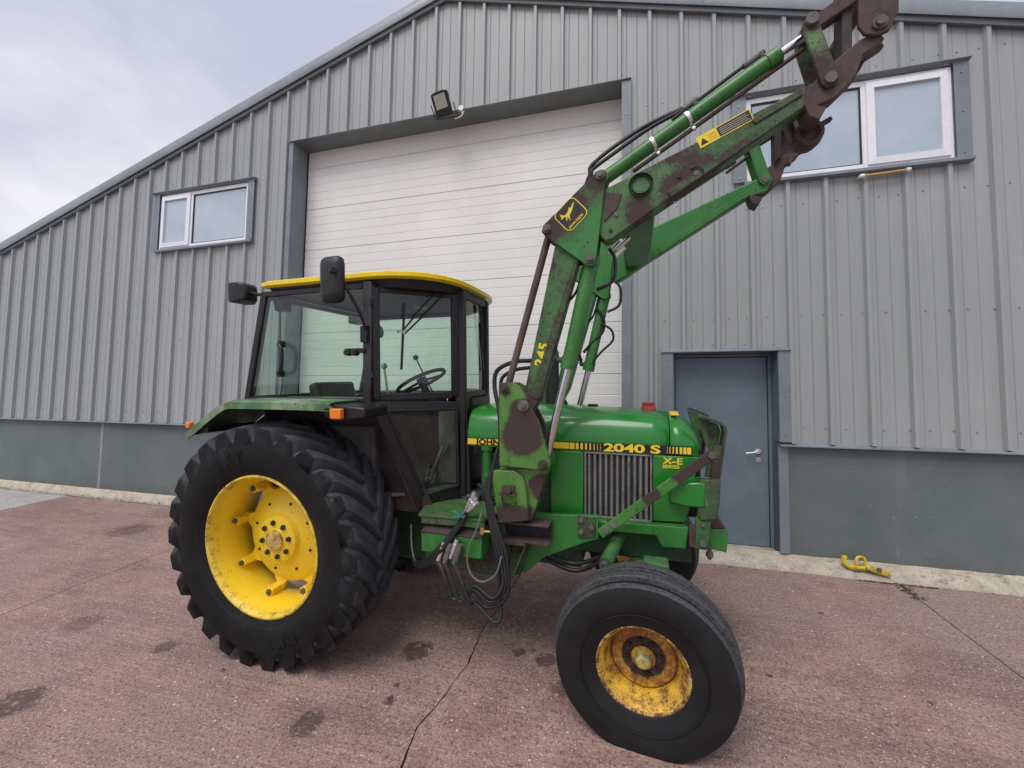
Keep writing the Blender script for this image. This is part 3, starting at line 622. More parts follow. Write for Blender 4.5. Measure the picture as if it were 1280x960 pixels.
# ---- rear wheels ------------------------------------------------------------
RR, RZ, RYC = .785, .757, .682
def rear_prof(y):
    a = abs(y); K = [(0, .742), (.12, .737), (.18, .721), (.205, .697), (.2165, .665), (.2195, .60)]
    for (y0, r0), (y1, r1) in zip(K, K[1:]):
        if a <= y1: return r0 + (r1 - r0) * (a - y0) / (y1 - y0)
    return .56
def build_rear_wheel():
    # disc with hub is the wheel object itself; axis = Y, outer side = -Y
    mb = MB(); mb.lathe([(.0, -.060), (.07, -.060), (.074, -.055), (.13, -.052), (.150, -.045), (.165, -.015), (.19, -.004), (.285, .02), (.318, .045), (.325, .075), (.315, .08), (.28, .045), (.0, .03)], 72)
    wheel = mb.obj('rear_wheel', 'yellow', None, smooth=28)
    mb = MB(); mb.lathe([(.448, -.187), (.458, -.184), (.461, -.175), (.458, -.163), (.440, -.158), (.432, -.12), (.418, -.085), (.415, .085), (.432, .12), (.44, .158), (.458, .163), (.461, .175), (.458, .184), (.448, .187), (.436, .178), (.428, .155), (.42, .12), (.404, .08), (.404, -.08), (.42, -.12), (.428, -.155), (.436, -.178), (.448, -.187)], 96)
    rim = mb.obj('rim', 'yellow', wheel, smooth=40)
    mb = MB(); mb.lathe([(.4275, -.154), (.4355, -.1785), (.4478, -.1876), (.4588, -.1846), (.4618, -.175), (.4585, -.1625)], 96); mb.obj('rim_flange', 'yellow_flange', wheel, smooth=40)
    mb = MB(); mb.lathe([(.4038, -.079), (.4198, -.1195), (.4276, -.1535)], 96); mb.obj('rim_band', 'rim_band', wheel, smooth=40)
    mb = MB(); mb.lathe([(.0, -.078), (.060, -.078), (.067, -.074), (.069, -.0605)], 40); mb.obj('hub_cap', 'hub_rusty', wheel)
    for k in range(8):
        a = R(22.5 + 45 * k + 10); ca, sa = math.cos(a), math.sin(a); m = Matrix(((ca, 0, -sa, 0), (0, 1, 0, 0), (sa, 0, ca, 0), (0, 0, 0, 1)))
        mb = MB(); mb.loft([[(.30, .045, -.07), (.30, .045, .07), (.30, .08, .07), (.30, .08, -.07)], [(.35, .045, -.035), (.35, .045, .035), (.35, .08, .035), (.35, .08, -.035)], [(.406, .045, -.03), (.406, .045, .03), (.406, .078, .03), (.406, .078, -.03)]])
        mb.box(.355, .4065, -.035, .05, -.026, .026)
        bmesh.ops.transform(mb.b, matrix=m, verts=mb.b.verts); mb.obj('rim_bracket', 'yellow', wheel, bevel=.004)
        mb = MB(); mb.cyl((.380, -.0355, 0), (.380, -.048, 0), .019, n=6); mb.cyl((.380, -.048, 0), (.380, -.056, 0), .011, n=10)
        bmesh.ops.transform(mb.b, matrix=m, verts=mb.b.verts); mb.obj('bracket_bolt', 'bolt', wheel)
    for k in range(8):
        a = R(45 * k + 8); mb = MB(); c = (.112 * math.cos(a), .112 * math.sin(a)); mb.cyl((c[0], -.05, c[1]), (c[0], -.066, c[1]), .0175, n=6); mb.cyl((c[0], -.066, c[1]), (c[0], -.074, c[1]), .009, n=8); mb.obj('wheel_nut', 'bolt_dark', wheel)
    for k in range(8):
        a = R(45 * k + 28); mb = MB(); c = (.235 * math.cos(a), .235 * math.sin(a)); mb.cyl((c[0], .02, c[1]), (c[0], .0, c[1]), .009, n=10); mb.obj('disc_hole', 'dark', wheel)
    # tyre
    mb = MB()
    prof = [(.430, .150), (.445, .172), (.47, .185), (.50, .203), (.55, .218), (.60, .2195), (.645, .2185), (.672, .2145), (.697, .204), (.719, .182), (.735, .13), (.742, 0)]
    prof = [(r, -y) for r, y in prof] + [(r, y) for r, y in reversed(prof[:-1])]
    mb.lathe(prof, 120)
    tyre = mb.obj('tyre', 'tyre', wheel, smooth=50)
    mb = MB(); n = 26
    for side in (-1, 1):
        for k in range(n):
            ph0 = 2 * math.pi * (k + (.5 if side > 0 else 0)) / n
            st = [(-.018, .784, .024, .032), (.04, .786, .025, .036), (.09, .785, .027, .042), (.14, .782, .031, .054), (.18, .778, .037, .072), (.203, .772, .042, .086), (.2155, .758, .044, .0935), (.2175, .735, .047, .0935)]
            rings = []
            for (y, rt, wt, wb) in st:
                lag = .34 * (max(0, y) / .2) ** .9 if y > 0 else -.02
                ph = ph0 - lag * (1.0); rb = rear_prof(y) - .010 if y < .205 else .652
                yb = y if y < .205 else .2165
                def P(r, dphi, yy): a = ph + dphi; return (r * math.sin(a), side * yy, r * math.cos(a))
                rings.append([P(rb, -wb / RR, yb), P(rt, -wt / RR, y), P(rt, wt / RR, y), P(rb, wb / RR, yb)])
            mb.loft(rings)
    lug = mb.obj('tread_lugs', 'lug', wheel, smooth=42, bevel=.005)
    # raised lettering on the outer side wall
    for ang in (20, 200):
        a = R(ang)
        for j, ch in enumerate('BKT'):
            aa = a + R(9.5) * (1 - j); m = Matrix.Rotation(-aa, 4, 'Y') @ side_mat(0, -.2195, .575)
            m = Matrix.Rotation(-aa, 4, 'Y') @ Matrix.Translation((-.032, -.2165, .552)) @ Matrix.Rotation(R(3), 4, 'X') @ Matrix(((1, 0, 0, 0), (0, 0, -1, 0), (0, 1, 0, 0), (0, 0, 0, 1)))
            text('lettering', ch, .092, 'tyre', m, wheel, extrude=.0045, bold=.005)
    # flatten where the tyre carries the weight
    for o in (tyre, lug):
        for v in o.data.vertices:
            if v.co.z < -.70: v.co.z = max(v.co.z, -.757 + (v.co.z + .757) * .05 if v.co.z < -.757 else v.co.z)
    return wheel
M['hub_rusty'] = painted('hub_rusty_yellow', (.70, .42, .06), .07, chips=1.2, rough=.55, rust_a=(.16, .05, .018), rust_b=(.36, .16, .05), fade=(.8, .62, .3), fade_amt=.7, sc_=11)
M['bolt_dark'] = plain('dark_nut', (.035, .022, .018), .7, var=.4, scale=60)
rw = build_rear_wheel(); rw.parent = tr; rw.location = (0, -RYC, RZ)
rw2 = copy_tree(rw, tr); rw2.location = (0, RYC, RZ); rw2.rotation_euler = (0, 0, math.pi)

# ---- front wheels ------------------------------------------------------------
FRX, FZ, FYC = 2.325, .430, .722
def build_front_wheel():
    mb = MB(); mb.lathe([(.0, -.022), (.05, -.022), (.058, -.018), (.06, .0), (.10, .004), (.108, -.012), (.148, -.012), (.158, -.004), (.165, .012), (.168, .03), (.0, .03)], 56)
    wheel = mb.obj('front_wheel', 'front_disc', None, smooth=28)
    mb = MB(); mb.lathe([(.2035, -.1055), (.2115, -.1137), (.2195, -.1127), (.2225, -.105), (.2195, -.0975)], 72); mb.obj('rim_flange', 'rim_flange_rust', wheel, smooth=40)
    mb = MB(); mb.lathe([(.211, -.113), (.219, -.112), (.222, -.105), (.219, -.098), (.206, -.094), (.198, -.06), (.19, -.04), (.19, .04), (.198, .06), (.206, .094), (.219, .098), (.222, .105), (.219, .112), (.211, .113), (.203, .105), (.194, .085), (.188, .06), (.167, .03), (.163, -.01), (.178, -.045), (.190, -.085), (.203, -.105), (.211, -.113)], 72)
    mb.obj('rim', 'yellow_rust', wheel, smooth=40)
    for k in range(8):
        a = R(45 * k + 12); c = (.083 * math.cos(a), .083 * math.sin(a)); mb = MB(); mb.cyl((c[0], .005, c[1]), (c[0], -.020, c[1]), .0165, n=6); mb.cyl((c[0], -.020, c[1]), (c[0], -.033, c[1]), .008, n=8); mb.obj('wheel_nut', 'bolt_dark', wheel)
    mb = MB(); mb.lathe([(.0, -.062), (.024, -.062), (.036, -.052), (.041, -.03), (.042, .0)], 24); mb.obj('hub_cap', painted('hub_cap_paint', (.55, .48, .12), .075, rough=.35, chips=1.3, rust_a=(.08, .08, .075), rust_b=(.22, .21, .19), sc_=26), wheel)
    mb = MB(); mb.lathe([(.047, -.004), (.058, -.016), (.06, -.006), (.108, -.004), (.11, .006)], 40); mb.obj('bolt_ring', painted('rust_ring', (.045, .02, .012), .05, rough=.85, sc_=20), wheel)
    # ribbed tyre
    h = [(.200, .098), (.212, .110), (.235, .120), (.28, .138), (.33, .146), (.375, .146), (.402, .139), (.4145, .1335), (.417, .129), (.423, .104), (.422, .101), (.395, .096), (.393, .074), (.437, .066), (.4405, .062), (.4435, .030), (.442, .026), (.417, .021), (.417, .010), (.442, .005), (.4435, 0)]
    prof = [(r, -y) for r, y in h] + [(r, y) for r, y in reversed(h[:-1])]
    mb = MB(); mb.lathe(prof, 110)
    tyre = mb.obj('tyre', 'front_tyre', wheel, smooth=32)
    mb = MB(); mb.lathe([(.285, -.1440), (.29, -.1478), (.293, -.1455)], 90); mb.obj('sidewall_bead', 'tyre', wheel)
    for v in tyre.data.vertices:
        if v.co.z < -.33:
            k = min(1, (-v.co.z - .33) / .06); v.co.y *= 1 + .07 * max(0, k)
            v.co.z = max(v.co.z, -.384)
    return wheel
def front_tyre_mat():
    t = NT('front_tyre_rubber'); n = t.noise(6, 8, .65)
    c = t.mix(t.mr(n, .35, .75), (.009, .0092, .0105), (.016, .0165, .018))
    sep = t.n('ShaderNodeSeparateXYZ'); t.l(t.tc.outputs['Object'], sep.inputs[0])
    rr = t.math('SQRT', t.math('ADD', t.math('POWER', sep.outputs[0], 2.0), t.math('POWER', sep.outputs[2], 2.0)))
    worn = t.math('MULTIPLY', t.mr(rr, .4125, .416), t.mr(t.noise(70, 6, .8), .32, .58)); c = t.mix(t.math('MULTIPLY', worn, .55), c, (.13, .13, .132))
    c = t.mix(t.math('MULTIPLY', t.mr(t.noise(3.5, 9, .75, dist=.5), .60, .72), .5), c, (.075, .072, .07))
    t.bump(t.noise(80, 5, .7), .12, .003); return t.fin(c, t.mr(n, .3, .7, .55, .75), spec=.32)
M['front_tyre'] = front_tyre_mat()
fw = build_front_wheel(); fw.parent = tr; fw.location = (FRX, -FYC, FZ); fw.rotation_euler = (R(2.0), 0, R(-4))
fw2 = copy_tree(fw, tr); fw2.location = (FRX, FYC, FZ); fw2.rotation_euler = (R(-2.0), 0, math.pi - R(4))

# ---- front axle --------------------------------------------------------------
mb = MB(); mb.loft([[(FRX + dx, y, z + dz) for dx, dz in ((-.06, -.055), (.06, -.055), (.06, .055), (-.06, .055))] for y, z in ((-.50, .60), (-.25, .66), (0, .68), (.25, .66), (.50, .60))]); T(mb, 'axle_beam', 'green_old', bevel=.008)
for s in SIDES:
    mb = MB(); mb.box(FRX - .075, FRX + .085, s * .62 - .075, s * .62 + .075, .50, .80); mb.box(FRX + .0, FRX + .13, s * .54 - .06, s * .54 + .05, .60, .845); T(mb, 'steering_knuckle', 'green_old', bevel=.012)
    mb = MB(); mb.cyl((FRX - .01, s * .61, .80), (FRX - .01, s * .61, .835), .055, .05); mb.cyl((FRX - .01, s * .61, .835), (FRX - .01, s * .61, .85), .03, n=6); T(mb, 'king_pin', 'rust')
    mb = MB(); mb.cyl((FRX, s * .63, .445), (FRX, s * .735, .442), .05); T(mb, 'stub_axle', 'dark')
    mb = MB(); mb.bar((FRX - .02, s * .60, .77), (FRX - .22, s * .52, .76), .04, .07); T(mb, 'steering_arm', 'green_old', bevel=.006)
    mb = MB(); mb.cyl((FRX - .20, s * .53, .78), (FRX - .10, s * .12, .88), .038); T(mb, 'steering_cylinder', 'green_old')
    mb = MB(); mb.cyl((FRX - .212, s * .565, .78), (FRX - .198, s * .52, .785), .022); T(mb, 'ball_joint', 'steel')

# ---- chassis, engine, gearbox ------------------------------------------------
mb = MB(); mb.box(-.28, 1.25, -.24, .24, .50, 1.02); mb.cyl((0, -.5, RZ), (0, .5, RZ), .14, n=24); T(mb, 'gearbox', 'dark_green', bevel=.02) if False else None
M['dark_green'] = painted('chassis_green', (.014, .07, .02), .02, chips=.3, rough=.6, grime=.7)  # darker grimy green for engine, gearbox, axle, rails and lift arms
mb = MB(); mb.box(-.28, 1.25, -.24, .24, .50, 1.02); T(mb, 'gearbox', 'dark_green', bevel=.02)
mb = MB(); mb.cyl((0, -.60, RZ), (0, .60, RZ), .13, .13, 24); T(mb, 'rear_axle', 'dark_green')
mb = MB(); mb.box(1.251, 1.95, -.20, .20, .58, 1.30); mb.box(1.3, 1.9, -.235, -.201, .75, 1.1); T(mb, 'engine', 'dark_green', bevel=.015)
mb = MB(); mb.cyl((1.33, -.27, 1.16), (1.33, -.27, 1.34), .035, n=18); mb.cyl((1.33, -.27, 1.34), (1.33, -.27, 1.365), .045, n=18); T(mb, 'fuel_filter', 'green')
mb = MB(); mb.box(1.385, 1.46, -.31, -.25, 1.12, 1.30); mb.box(1.375, 1.47, -.315, -.245, 1.30, 1.325); T(mb, 'relay_box', 'black', bevel=.006)
mb = MB(); mb.tube(smooth_path([(1.40, -.29, 1.12), (1.41, -.33, 1.02), (1.36, -.34, .98)]), .009, 8); mb.tube(smooth_path([(1.26, -.27, 1.10), (1.38, -.32, 1.05), (1.52, -.30, 1.08)]), .012, 8); mb.tube(smooth_path([(1.28, -.25, 1.02), (1.42, -.30, .99), (1.55, -.28, 1.02)]), .012, 8); T(mb, 'engine_pipes', 'dark')
mb = MB(); mb.box(1.20, 1.60, -.21, .21, 1.30, 1.45); T(mb, 'fuel_tank', 'dark')
mb = MB(); mb.box(1.96, 2.28, -.21, .21, .70, 1.42); T(mb, 'radiator', 'dark')
for s in SIDES:
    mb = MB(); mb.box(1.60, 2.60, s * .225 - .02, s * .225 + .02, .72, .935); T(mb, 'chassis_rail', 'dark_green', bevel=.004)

# ---- bonnet ------------------------------------------------------------------
def hood_ring(x, w, zs, zt, zb, rad):
    pts = [(w, zb), (w + .002, zs - .06), (w, zs)]
    for i in range(1, 8):
        a = i / 8 * math.pi / 2; pts.append((w - rad * (1 - math.cos(a)), zs + (zt - .022 - zs) * math.sin(a)))
    pts += [(w - rad, zt - .018), (w * .35, zt - .004), (0, zt)]
    full = [(x, -y, z) for y, z in pts] + [(x, y, z) for y, z in reversed(pts[:-1])]
    return full
def hood(x0, x1, mat, name, st):
    mb = MB(); outer = [hood_ring(*s_) for s_ in st]
    rr = [mb.ring(r_) for r_ in outer]
    for a, b in zip(rr, rr[1:]): mb.bridge(a, b, close=False)
    o = T(mb, name, mat, smooth=40); m = o.modifiers.new('sheet', 'SOLIDIFY'); m.thickness = .006; m.offset = -1; return o
hz = 1.425
hood(1.185, 2.49, 'hood', 'bonnet', [(1.185, .270, hz, 1.600, 1.372, .10), (1.195, .288, hz, 1.622, 1.368, .11), (1.24, .295, hz, 1.632, 1.366, .12), (1.60, .295, hz, 1.634, 1.364, .12), (2.10, .293, hz, 1.624, 1.364, .12), (2.38, .288, hz, 1.608, 1.366, .12), (2.475, .285, hz, 1.598, 1.367, .12)])
hood(2.48, 2.66, 'hood', 'bonnet_nose', [(2.480, .285, hz, 1.597, 1.367, .12), (2.54, .280, hz, 1.582, 1.367, .125), (2.60, .268, hz - .005, 1.545, 1.368, .13), (2.635, .255, hz - .01, 1.495, 1.368, .13), (2.652, .235, hz - .02, 1.45, 1.369, .12)])
mb = MB(); mb.box(2.50, 2.648, -.255, .255, 1.0, 1.40); T(mb, 'front_grille', 'dark')
# side panels
mb = MB(); mb.prism([(1.765, .945), (1.975, .95), (1.975, 1.362), (1.765, 1.362)], -.296, -.272); T(mb, 'side_panel', 'hood', bevel=.006)
mb = MB(); mb.prism([(2.385, .968), (2.56, .975), (2.585, 1.05), (2.632, 1.362), (2.385, 1.362)], -.296, -.272); T(mb, 'side_panel', 'hood', bevel=.006)
mb = MB(); mb.prism([(1.765, .945), (1.975, .95), (1.975, 1.362), (1.765, 1.362)], .272, .296); T(mb, 'side_panel', 'hood', bevel=.006)
mb = MB(); mb.prism([(2.385, .968), (2.56, .975), (2.585, 1.05), (2.632, 1.362), (2.385, 1.362)], .272, .296); T(mb, 'side_panel', 'hood', bevel=.006)
for s in SIDES:
    mb = MB(); gx0, gx1, gz0, gz1 = 1.98, 2.38, .955, 1.362
    mb.box(gx0, gx1, s * .270 - .004, s * .270 + .004, gz0, gz1); fr = T(mb, 'side_grille', 'dark')
    mb = MB(); yy = s * .288
    for a in ((gx0, gx0 + .012, gz0, gz1), (gx1 - .012, gx1, gz0, gz1)): mb.box(a[0], a[1], yy - .012, yy + .012, a[2], a[3])
    for a in ((gx0 + .0121, gx1 - .0121, gz0, gz0 + .012), (gx0 + .0121, gx1 - .0121, gz1 - .010, gz1)): mb.box(a[0], a[1], yy - .0115, yy + .0115, a[2], a[3])
    mb.obj('grille_frame', 'grille', fr, bevel=.003)
    for k in range(11):
        x = gx0 + .030 + k * .0338
        mb = MB(); mb.loft([[(x - .011, yy - s * .012, z), (x - .005, yy + s * .006, z), (x + .005, yy + s * .006, z), (x + .011, yy - s * .012, z), (x + .004, yy - s * .004, z), (x - .004, yy - s * .004, z)] for z in (gz0 + .0125, gz1 - .0105)]); mb.obj('grille_slat', 'grille', fr)
# yellow and black stripe with lettering (right side and left side)
ys = -.2985
mb = MB(); mb.box(1.196, 2.60, ys - .0015, ys, 1.372, 1.421); stripe = T(mb, 'stripe_decal', 'black_decal')
def ybar(x0, x1, z0=1.377, z1=1.416): mb = MB(); mb.box(x0, x1, ys - .003, ys - .0017, z0, z1); mb.obj('yellow_bar', 'yellow_decal', stripe)
ybar(1.199, 1.262); ybar(1.60, 1.885); ybar(1.889, 1.920)
for a, b in ((1.928, 1.945), (1.957, 1.972), (1.986, 1.997), (2.013, 2.021), (2.038, 2.043), (2.060, 2.063), (2.078, 2.080)): ybar(a, b)
for a, b in ((2.462, 2.464), (2.476, 2.480), (2.492, 2.499), (2.510, 2.520), (2.530, 2.544), (2.550, 2.566), (2.570, 2.592)): ybar(a, b)
mb = MB(); mb.box(1.264, 1.60, ys - .0029, ys - .0017, 1.377, 1.416); mb.obj('yellow_bar', 'yellow_decal', stripe)
text('lettering', 'JOHN DEERE', .052, 'black_decal', side_mat(1.262, ys - .0035, 1.3785), stripe, bold=.0024, xs=1.22, spacing=1.03)
text('lettering', '2040 S', .066, 'yellow_decal', side_mat(2.098, ys - .0022, 1.3745), stripe, bold=.0022, xs=1.86, spacing=.97)
text('lettering', 'X-E', .052, 'yellow_decal', side_mat(2.44, -.2975, 1.315), tr, bold=.0012, xs=1.35)
text('lettering', 'SERIES', .026, 'yellow_decal', side_mat(2.437, -.2975, 1.290), tr, bold=.0006, xs=1.30)
mb = MB(); mb.loft([[(x, y, z) for y, z in ((-.16, 1.588), (-.05, 1.601), (-.05, 1.6035), (-.16, 1.5905))] for x in (2.49, 2.54)]); T(mb, 'bonnet_decal', 'yellow_decal')
mb = MB(); mb.cyl((2.365, .02, 1.606), (2.365, .02, 1.635), .05, .045, 24); mb.cyl((2.365, .02, 1.635), (2.365, .02, 1.655), .038, .042, 24); T(mb, 'radiator_cap', 'red', bevel=.003)
mb = MB(); mb.cyl((2.0, .02, 1.62), (2.0, .02, 1.637), .035, n=20); T(mb, 'bonnet_catch', 'dark')
# exhaust stack behind the near boom
mb = MB(); mb.cyl((1.665, .28, 1.58), (1.66, .28, 2.32), .034, n=20); mb.cyl((1.664, .28, 1.60), (1.663, .28, 1.95), .052, n=20); T(mb, 'exhaust_stack', 'dark')
# headlight pods
for s in SIDES:
    mb = MB(); mb.loft([[(2.47, s * .29, 1.08), (2.47, s * .29, 1.225), (2.47, s * .345, 1.215), (2.47, s * .345, 1.10)], [(2.56, s * .26, 1.085), (2.56, s * .26, 1.245), (2.56, s * .39, 1.235), (2.56, s * .39, 1.095)], [(2.655, s * .26, 1.09), (2.655, s * .26, 1.245), (2.655, s * .39, 1.24), (2.655, s * .39, 1.098)]]); hp = T(mb, 'headlight_housing', 'hood', bevel=.012)
    mb = MB(); mb.box(2.656, 2.664, s * .325 - .055, s * .325 + .055, 1.11, 1.23); mb.obj('headlight_lens', 'led', hp)

# ---- loader sub-frame, mast, brackets ---------------------------------------------
for s in SIDES:
    Y = lambda a, b: (min(s * a, s * b), max(s * a, s * b))
    mo_ = (s < 0)
    y0, y1 = Y(.36, .40)
    mb = MB(); mb.prism([(1.50, .62), (1.62, .60), (1.75, .715), (1.975, .825), (2.075, .865), (2.075, 1.0), (1.796, .985), (1.70, .985), (1.50, .96)], y0, y1); T(mb, 'subframe_plate', 'green', bevel=.004)
    y0, y1 = Y(.30, .355)
    mb = MB(); mb.prism([(1.97, .93), (2.12, .90), (2.40, .905), (2.43, .84), (2.56, .845), (2.575, .97), (1.97, .955)], y0, y1); T(mb, 'side_rail', 'green', bevel=.006)
    y0, y1 = Y(.401, .408)
    mb = MB(); mb.prism([(1.955, .86), (2.06, .875), (2.06, .995), (1.955, .995)], y0, y1); bp = T(mb, 'bolt_plate', 'rust_green', bevel=.003)
    for bx, bz in ((1.975, .975), (1.975, .905), (2.035, .935)):
        mb = MB(); mb.cyl((bx, s * .408, bz), (bx, s * .424, bz), .016, n=6); mb.obj('bolt', 'bolt', bp)
    # dark channel the mast stands on
    mb = MB(); a, b = Y(.41, .52)
    mb.box(1.455, 1.80, a, b, .945, .957); mb.box(1.455, 1.80, a, b, .838, .85); c, d = Y(.41, .425); mb.box(1.455, 1.80, c, d, .8501, .9449); ch = T(mb, 'mounting_channel', 'rust', bevel=.002)
    mb = MB(); c, d = Y(.4255, .431); mb.box(1.47, 1.795, c, d, .853, .942); mb.obj('channel_web', 'dark', ch)
    mb = MB(); c, d = Y(.4315, .434); mb.box(1.72, 1.77, c, d, .91, .925); mb.obj('channel_slot', 'green', ch)
    mb = MB(); a, b = Y(.42, .50); mb.prism([(1.47, .835), (1.68, .835), (1.60, .60), (1.54, .585), (1.50, .66)], *Y(.42, .436)); T(mb, 'mounting_gusset', 'rust_green', bevel=.004)
    mb = MB(); mb.bar((1.66, s * .47, .83), (1.565, s * .47, .60), .012, .075, (1, 0, .4)); T(mb, 'gusset_flange', 'green_old', bevel=.002)
    mb = MB(); mb.bar((1.48, s * .50, .944 - .11), (1.66, s * .50, .944 - .11), .014, .07, (0, 0, 1)); T(mb, 'foot_flange', 'rust')
    # lower mast
    mb = MB(); mb.prism([(1.455, 1.272), (1.60, 1.278), (1.655, 1.24), (1.675, 1.18), (1.692, .99), (1.503, .957)], *Y(.525, .562)); lm = T(mb, 'lower_mast', 'mast' if mo_ else 'green_old', bevel=.006)
    mb = MB(); mb.prism([(1.50, 1.285), (1.80, 1.288), (1.70, .98), (1.52, .957)], *Y(.43, .524)); T(mb, 'mast_core', 'mast' if mo_ else 'green_old', bevel=.006)
    mb = MB(); mb.prism([(1.535, 1.15), (1.605, 1.155), (1.61, 1.195), (1.535, 1.19)], *Y(.563, .585)); mb.cyl((1.575, s * .56, 1.17), (1.575, s * .605, 1.17), .02, n=10); mb.prism([(1.52, 1.138), (1.62, 1.142), (1.62, 1.15), (1.52, 1.146)], *Y(.563, .60)); mb.obj('mast_latch', 'rust', lm)
    mb = MB(); mb.tube([(1.53, s * .568, 1.12), (1.535, s * .575, 1.085), (1.61, s * .575, 1.072), (1.615, s * .568, 1.10)], .0045, 6); mb.obj('latch_wire', 'dark', lm)
    # mast cheek plates
    ch_poly = [(1.513, 1.302), (1.513, 1.795), (1.60, 1.797), (1.645, 1.775), (1.757, 1.568), (1.822, 1.345), (1.818, 1.31), (1.795, 1.293)]
    for yy in ((.548, .566), (.424, .442)):
        mb = MB(); mb.prism(ch_poly, *Y(*yy)); mp_ = T(mb, 'mast_plate', 'mast' if mo_ else 'green_old', bevel=.004)
        if yy[0] > .5:
            for (px, pz, pr) in ((1.549, 1.765, .026), (1.664, 1.663, .033), (1.778, 1.322, .031)):
                mb = MB(); mb.cyl((px, s * .567, pz), (px, s * .576, pz), pr, n=24); mb.cyl((px, s * .576, pz), (px, s * .592, pz), pr * .62, pr * .55, n=18); mb.cyl((px, s * .592, pz), (px, s * .597, pz), pr * .3, n=10); mb.obj('pivot_pin', 'rust_green' if pr < .032 else 'bolt', mp_)
    mb = MB(); mb.box(1.50, 1.58, min(s * .20, s * .43), max(s * .20, s * .43), 1.02, 1.10); T(mb, 'mast_crossbeam', 'green_old', bevel=.006)
    # front guard
    gm = 'rust_green'
    mb = MB(); mb.prism([(2.632, 1.585), (2.735, 1.552), (2.75, 1.515), (2.732, 1.37), (2.715, 1.245), (2.668, 1.245), (2.69, 1.40), (2.665, 1.45)], *Y(.255, .268)); T(mb, 'guard_web', 'green_old', bevel=.003)
    mb = MB(); gy = [Y(.24, .345)[0], Y(.24, .345)[1]]; gp = [(2.628, 1.594), (2.715, 1.567), (2.748, 1.548), (2.757, 1.515), (2.738, 1.37), (2.722, 1.24)]
    mb.loft([[(x, gy[0], z) for x, z in gp] + [(x + .016, gy[0], z + .012) for x, z in reversed(gp)], [(x, gy[1], z) for x, z in gp] + [(x + .016, gy[1], z + .012) for x, z in reversed(gp)]]); T(mb, 'guard_channel', 'rust_green', bevel=.005)
    mb = MB(); mb.prism([(2.700, 1.44), (2.745, 1.44), (2.725, 1.245), (2.685, 1.245)], *Y(.325, .3445)); T(mb, 'guard_flange', 'rust_green', bevel=.003)
    mb = MB(); mb.prism([(2.622, 1.255), (2.735, 1.258), (2.728, 1.10), (2.715, 1.03), (2.635, 1.02), (2.615, 1.05)], *Y(.335, .38)); T(mb, 'guard_sleeve', 'rust_green', bevel=.010)
    mb = MB(); mb.prism([(2.61, 1.04), (2.69, 1.04), (2.675, .855), (2.60, .858)], *Y(.34, .368)); gl_ = T(mb, 'guard_leg', 'green_old', bevel=.005)
    for bz in (.895, 1.0): mb = MB(); mb.cyl((2.645, s * .368, bz), (2.645, s * .385, bz), .018 if bz < .95 else .009, n=6); mb.obj('bolt', 'bolt', gl_)
    mb = MB(); mb.prism([(2.575, .985), (2.605, .99), (2.605, .86), (2.575, .87)], *Y(.335, .372)); T(mb, 'guard_hinge', 'rust', bevel=.004)
    mb = MB(); mb.prism([(2.61, .86), (2.775, .835), (2.782, .965), (2.61, .955)], *Y(.30, .318)); T(mb, 'weight_frame_side', 'green', bevel=.003)
    # diagonal brace
    mb = MB(); mb.bar((2.085, s * .425, .905), (2.69, s * .40, 1.405), .058, .014, (-.6, 0, .75)); br = T(mb, 'guard_brace', painted('brace_paint', (.05, .20, .035), .0, blobs=[((2.58, 0, 1.31), .14, .35), ((2.69, 0, 1.40), .09, .4), ((2.37, 0, 1.15), .07, .35)], chips=.5, fade=(.15, .25, .08), fade_amt=.5) if s < 0 else 'green_old', bevel=.005)
    for t in (.06, .13):
        mb = MB(); p = Vector((2.085, s * .425, .905)).lerp(Vector((2.69, s * .40, 1.405)), t); mb.cyl(p + Vector((0, s * .006, 0)), p + Vector((0, s * .018, 0)), .018, n=14); mb.obj('bolt', 'steel', br)
    mb = MB(); p = Vector((2.682, s * .40, 1.398)); mb.cyl(p, p + Vector((0, s * .022, 0)), .018, n=14); mb.obj('bolt', 'bolt', br)
mb = MB(); mb.prism([(2.70, .96), (2.775, .965), (2.66, 1.10), (2.64, 1.10)], -.30, .30); T(mb, 'weight_frame_plate', 'rust', bevel=.003)
mb = MB(); mb.box(2.755, 2.775, -.2999, .2999, .838, .955); T(mb, 'weight_frame_front', 'green', bevel=.003)
mb = MB(); mb.cyl((2.69, -.309, .85), (2.69, -.309, .785), .011, n=10); mb.cyl((2.69, -.309, .80), (2.69, -.309, .825), .02, n=6); T(mb, 'tow_bolt', 'bolt')
mb = MB(); mb.box(2.70, 2.735, -.2199, .2199, 1.42, 1.47); T(mb, 'guard_crossbar', 'rust_green', bevel=.004)
mb = MB(); mb.box(2.12, 2.20, -.362, -.356, .965, .985); T(mb, 'maker_plate', 'steel')

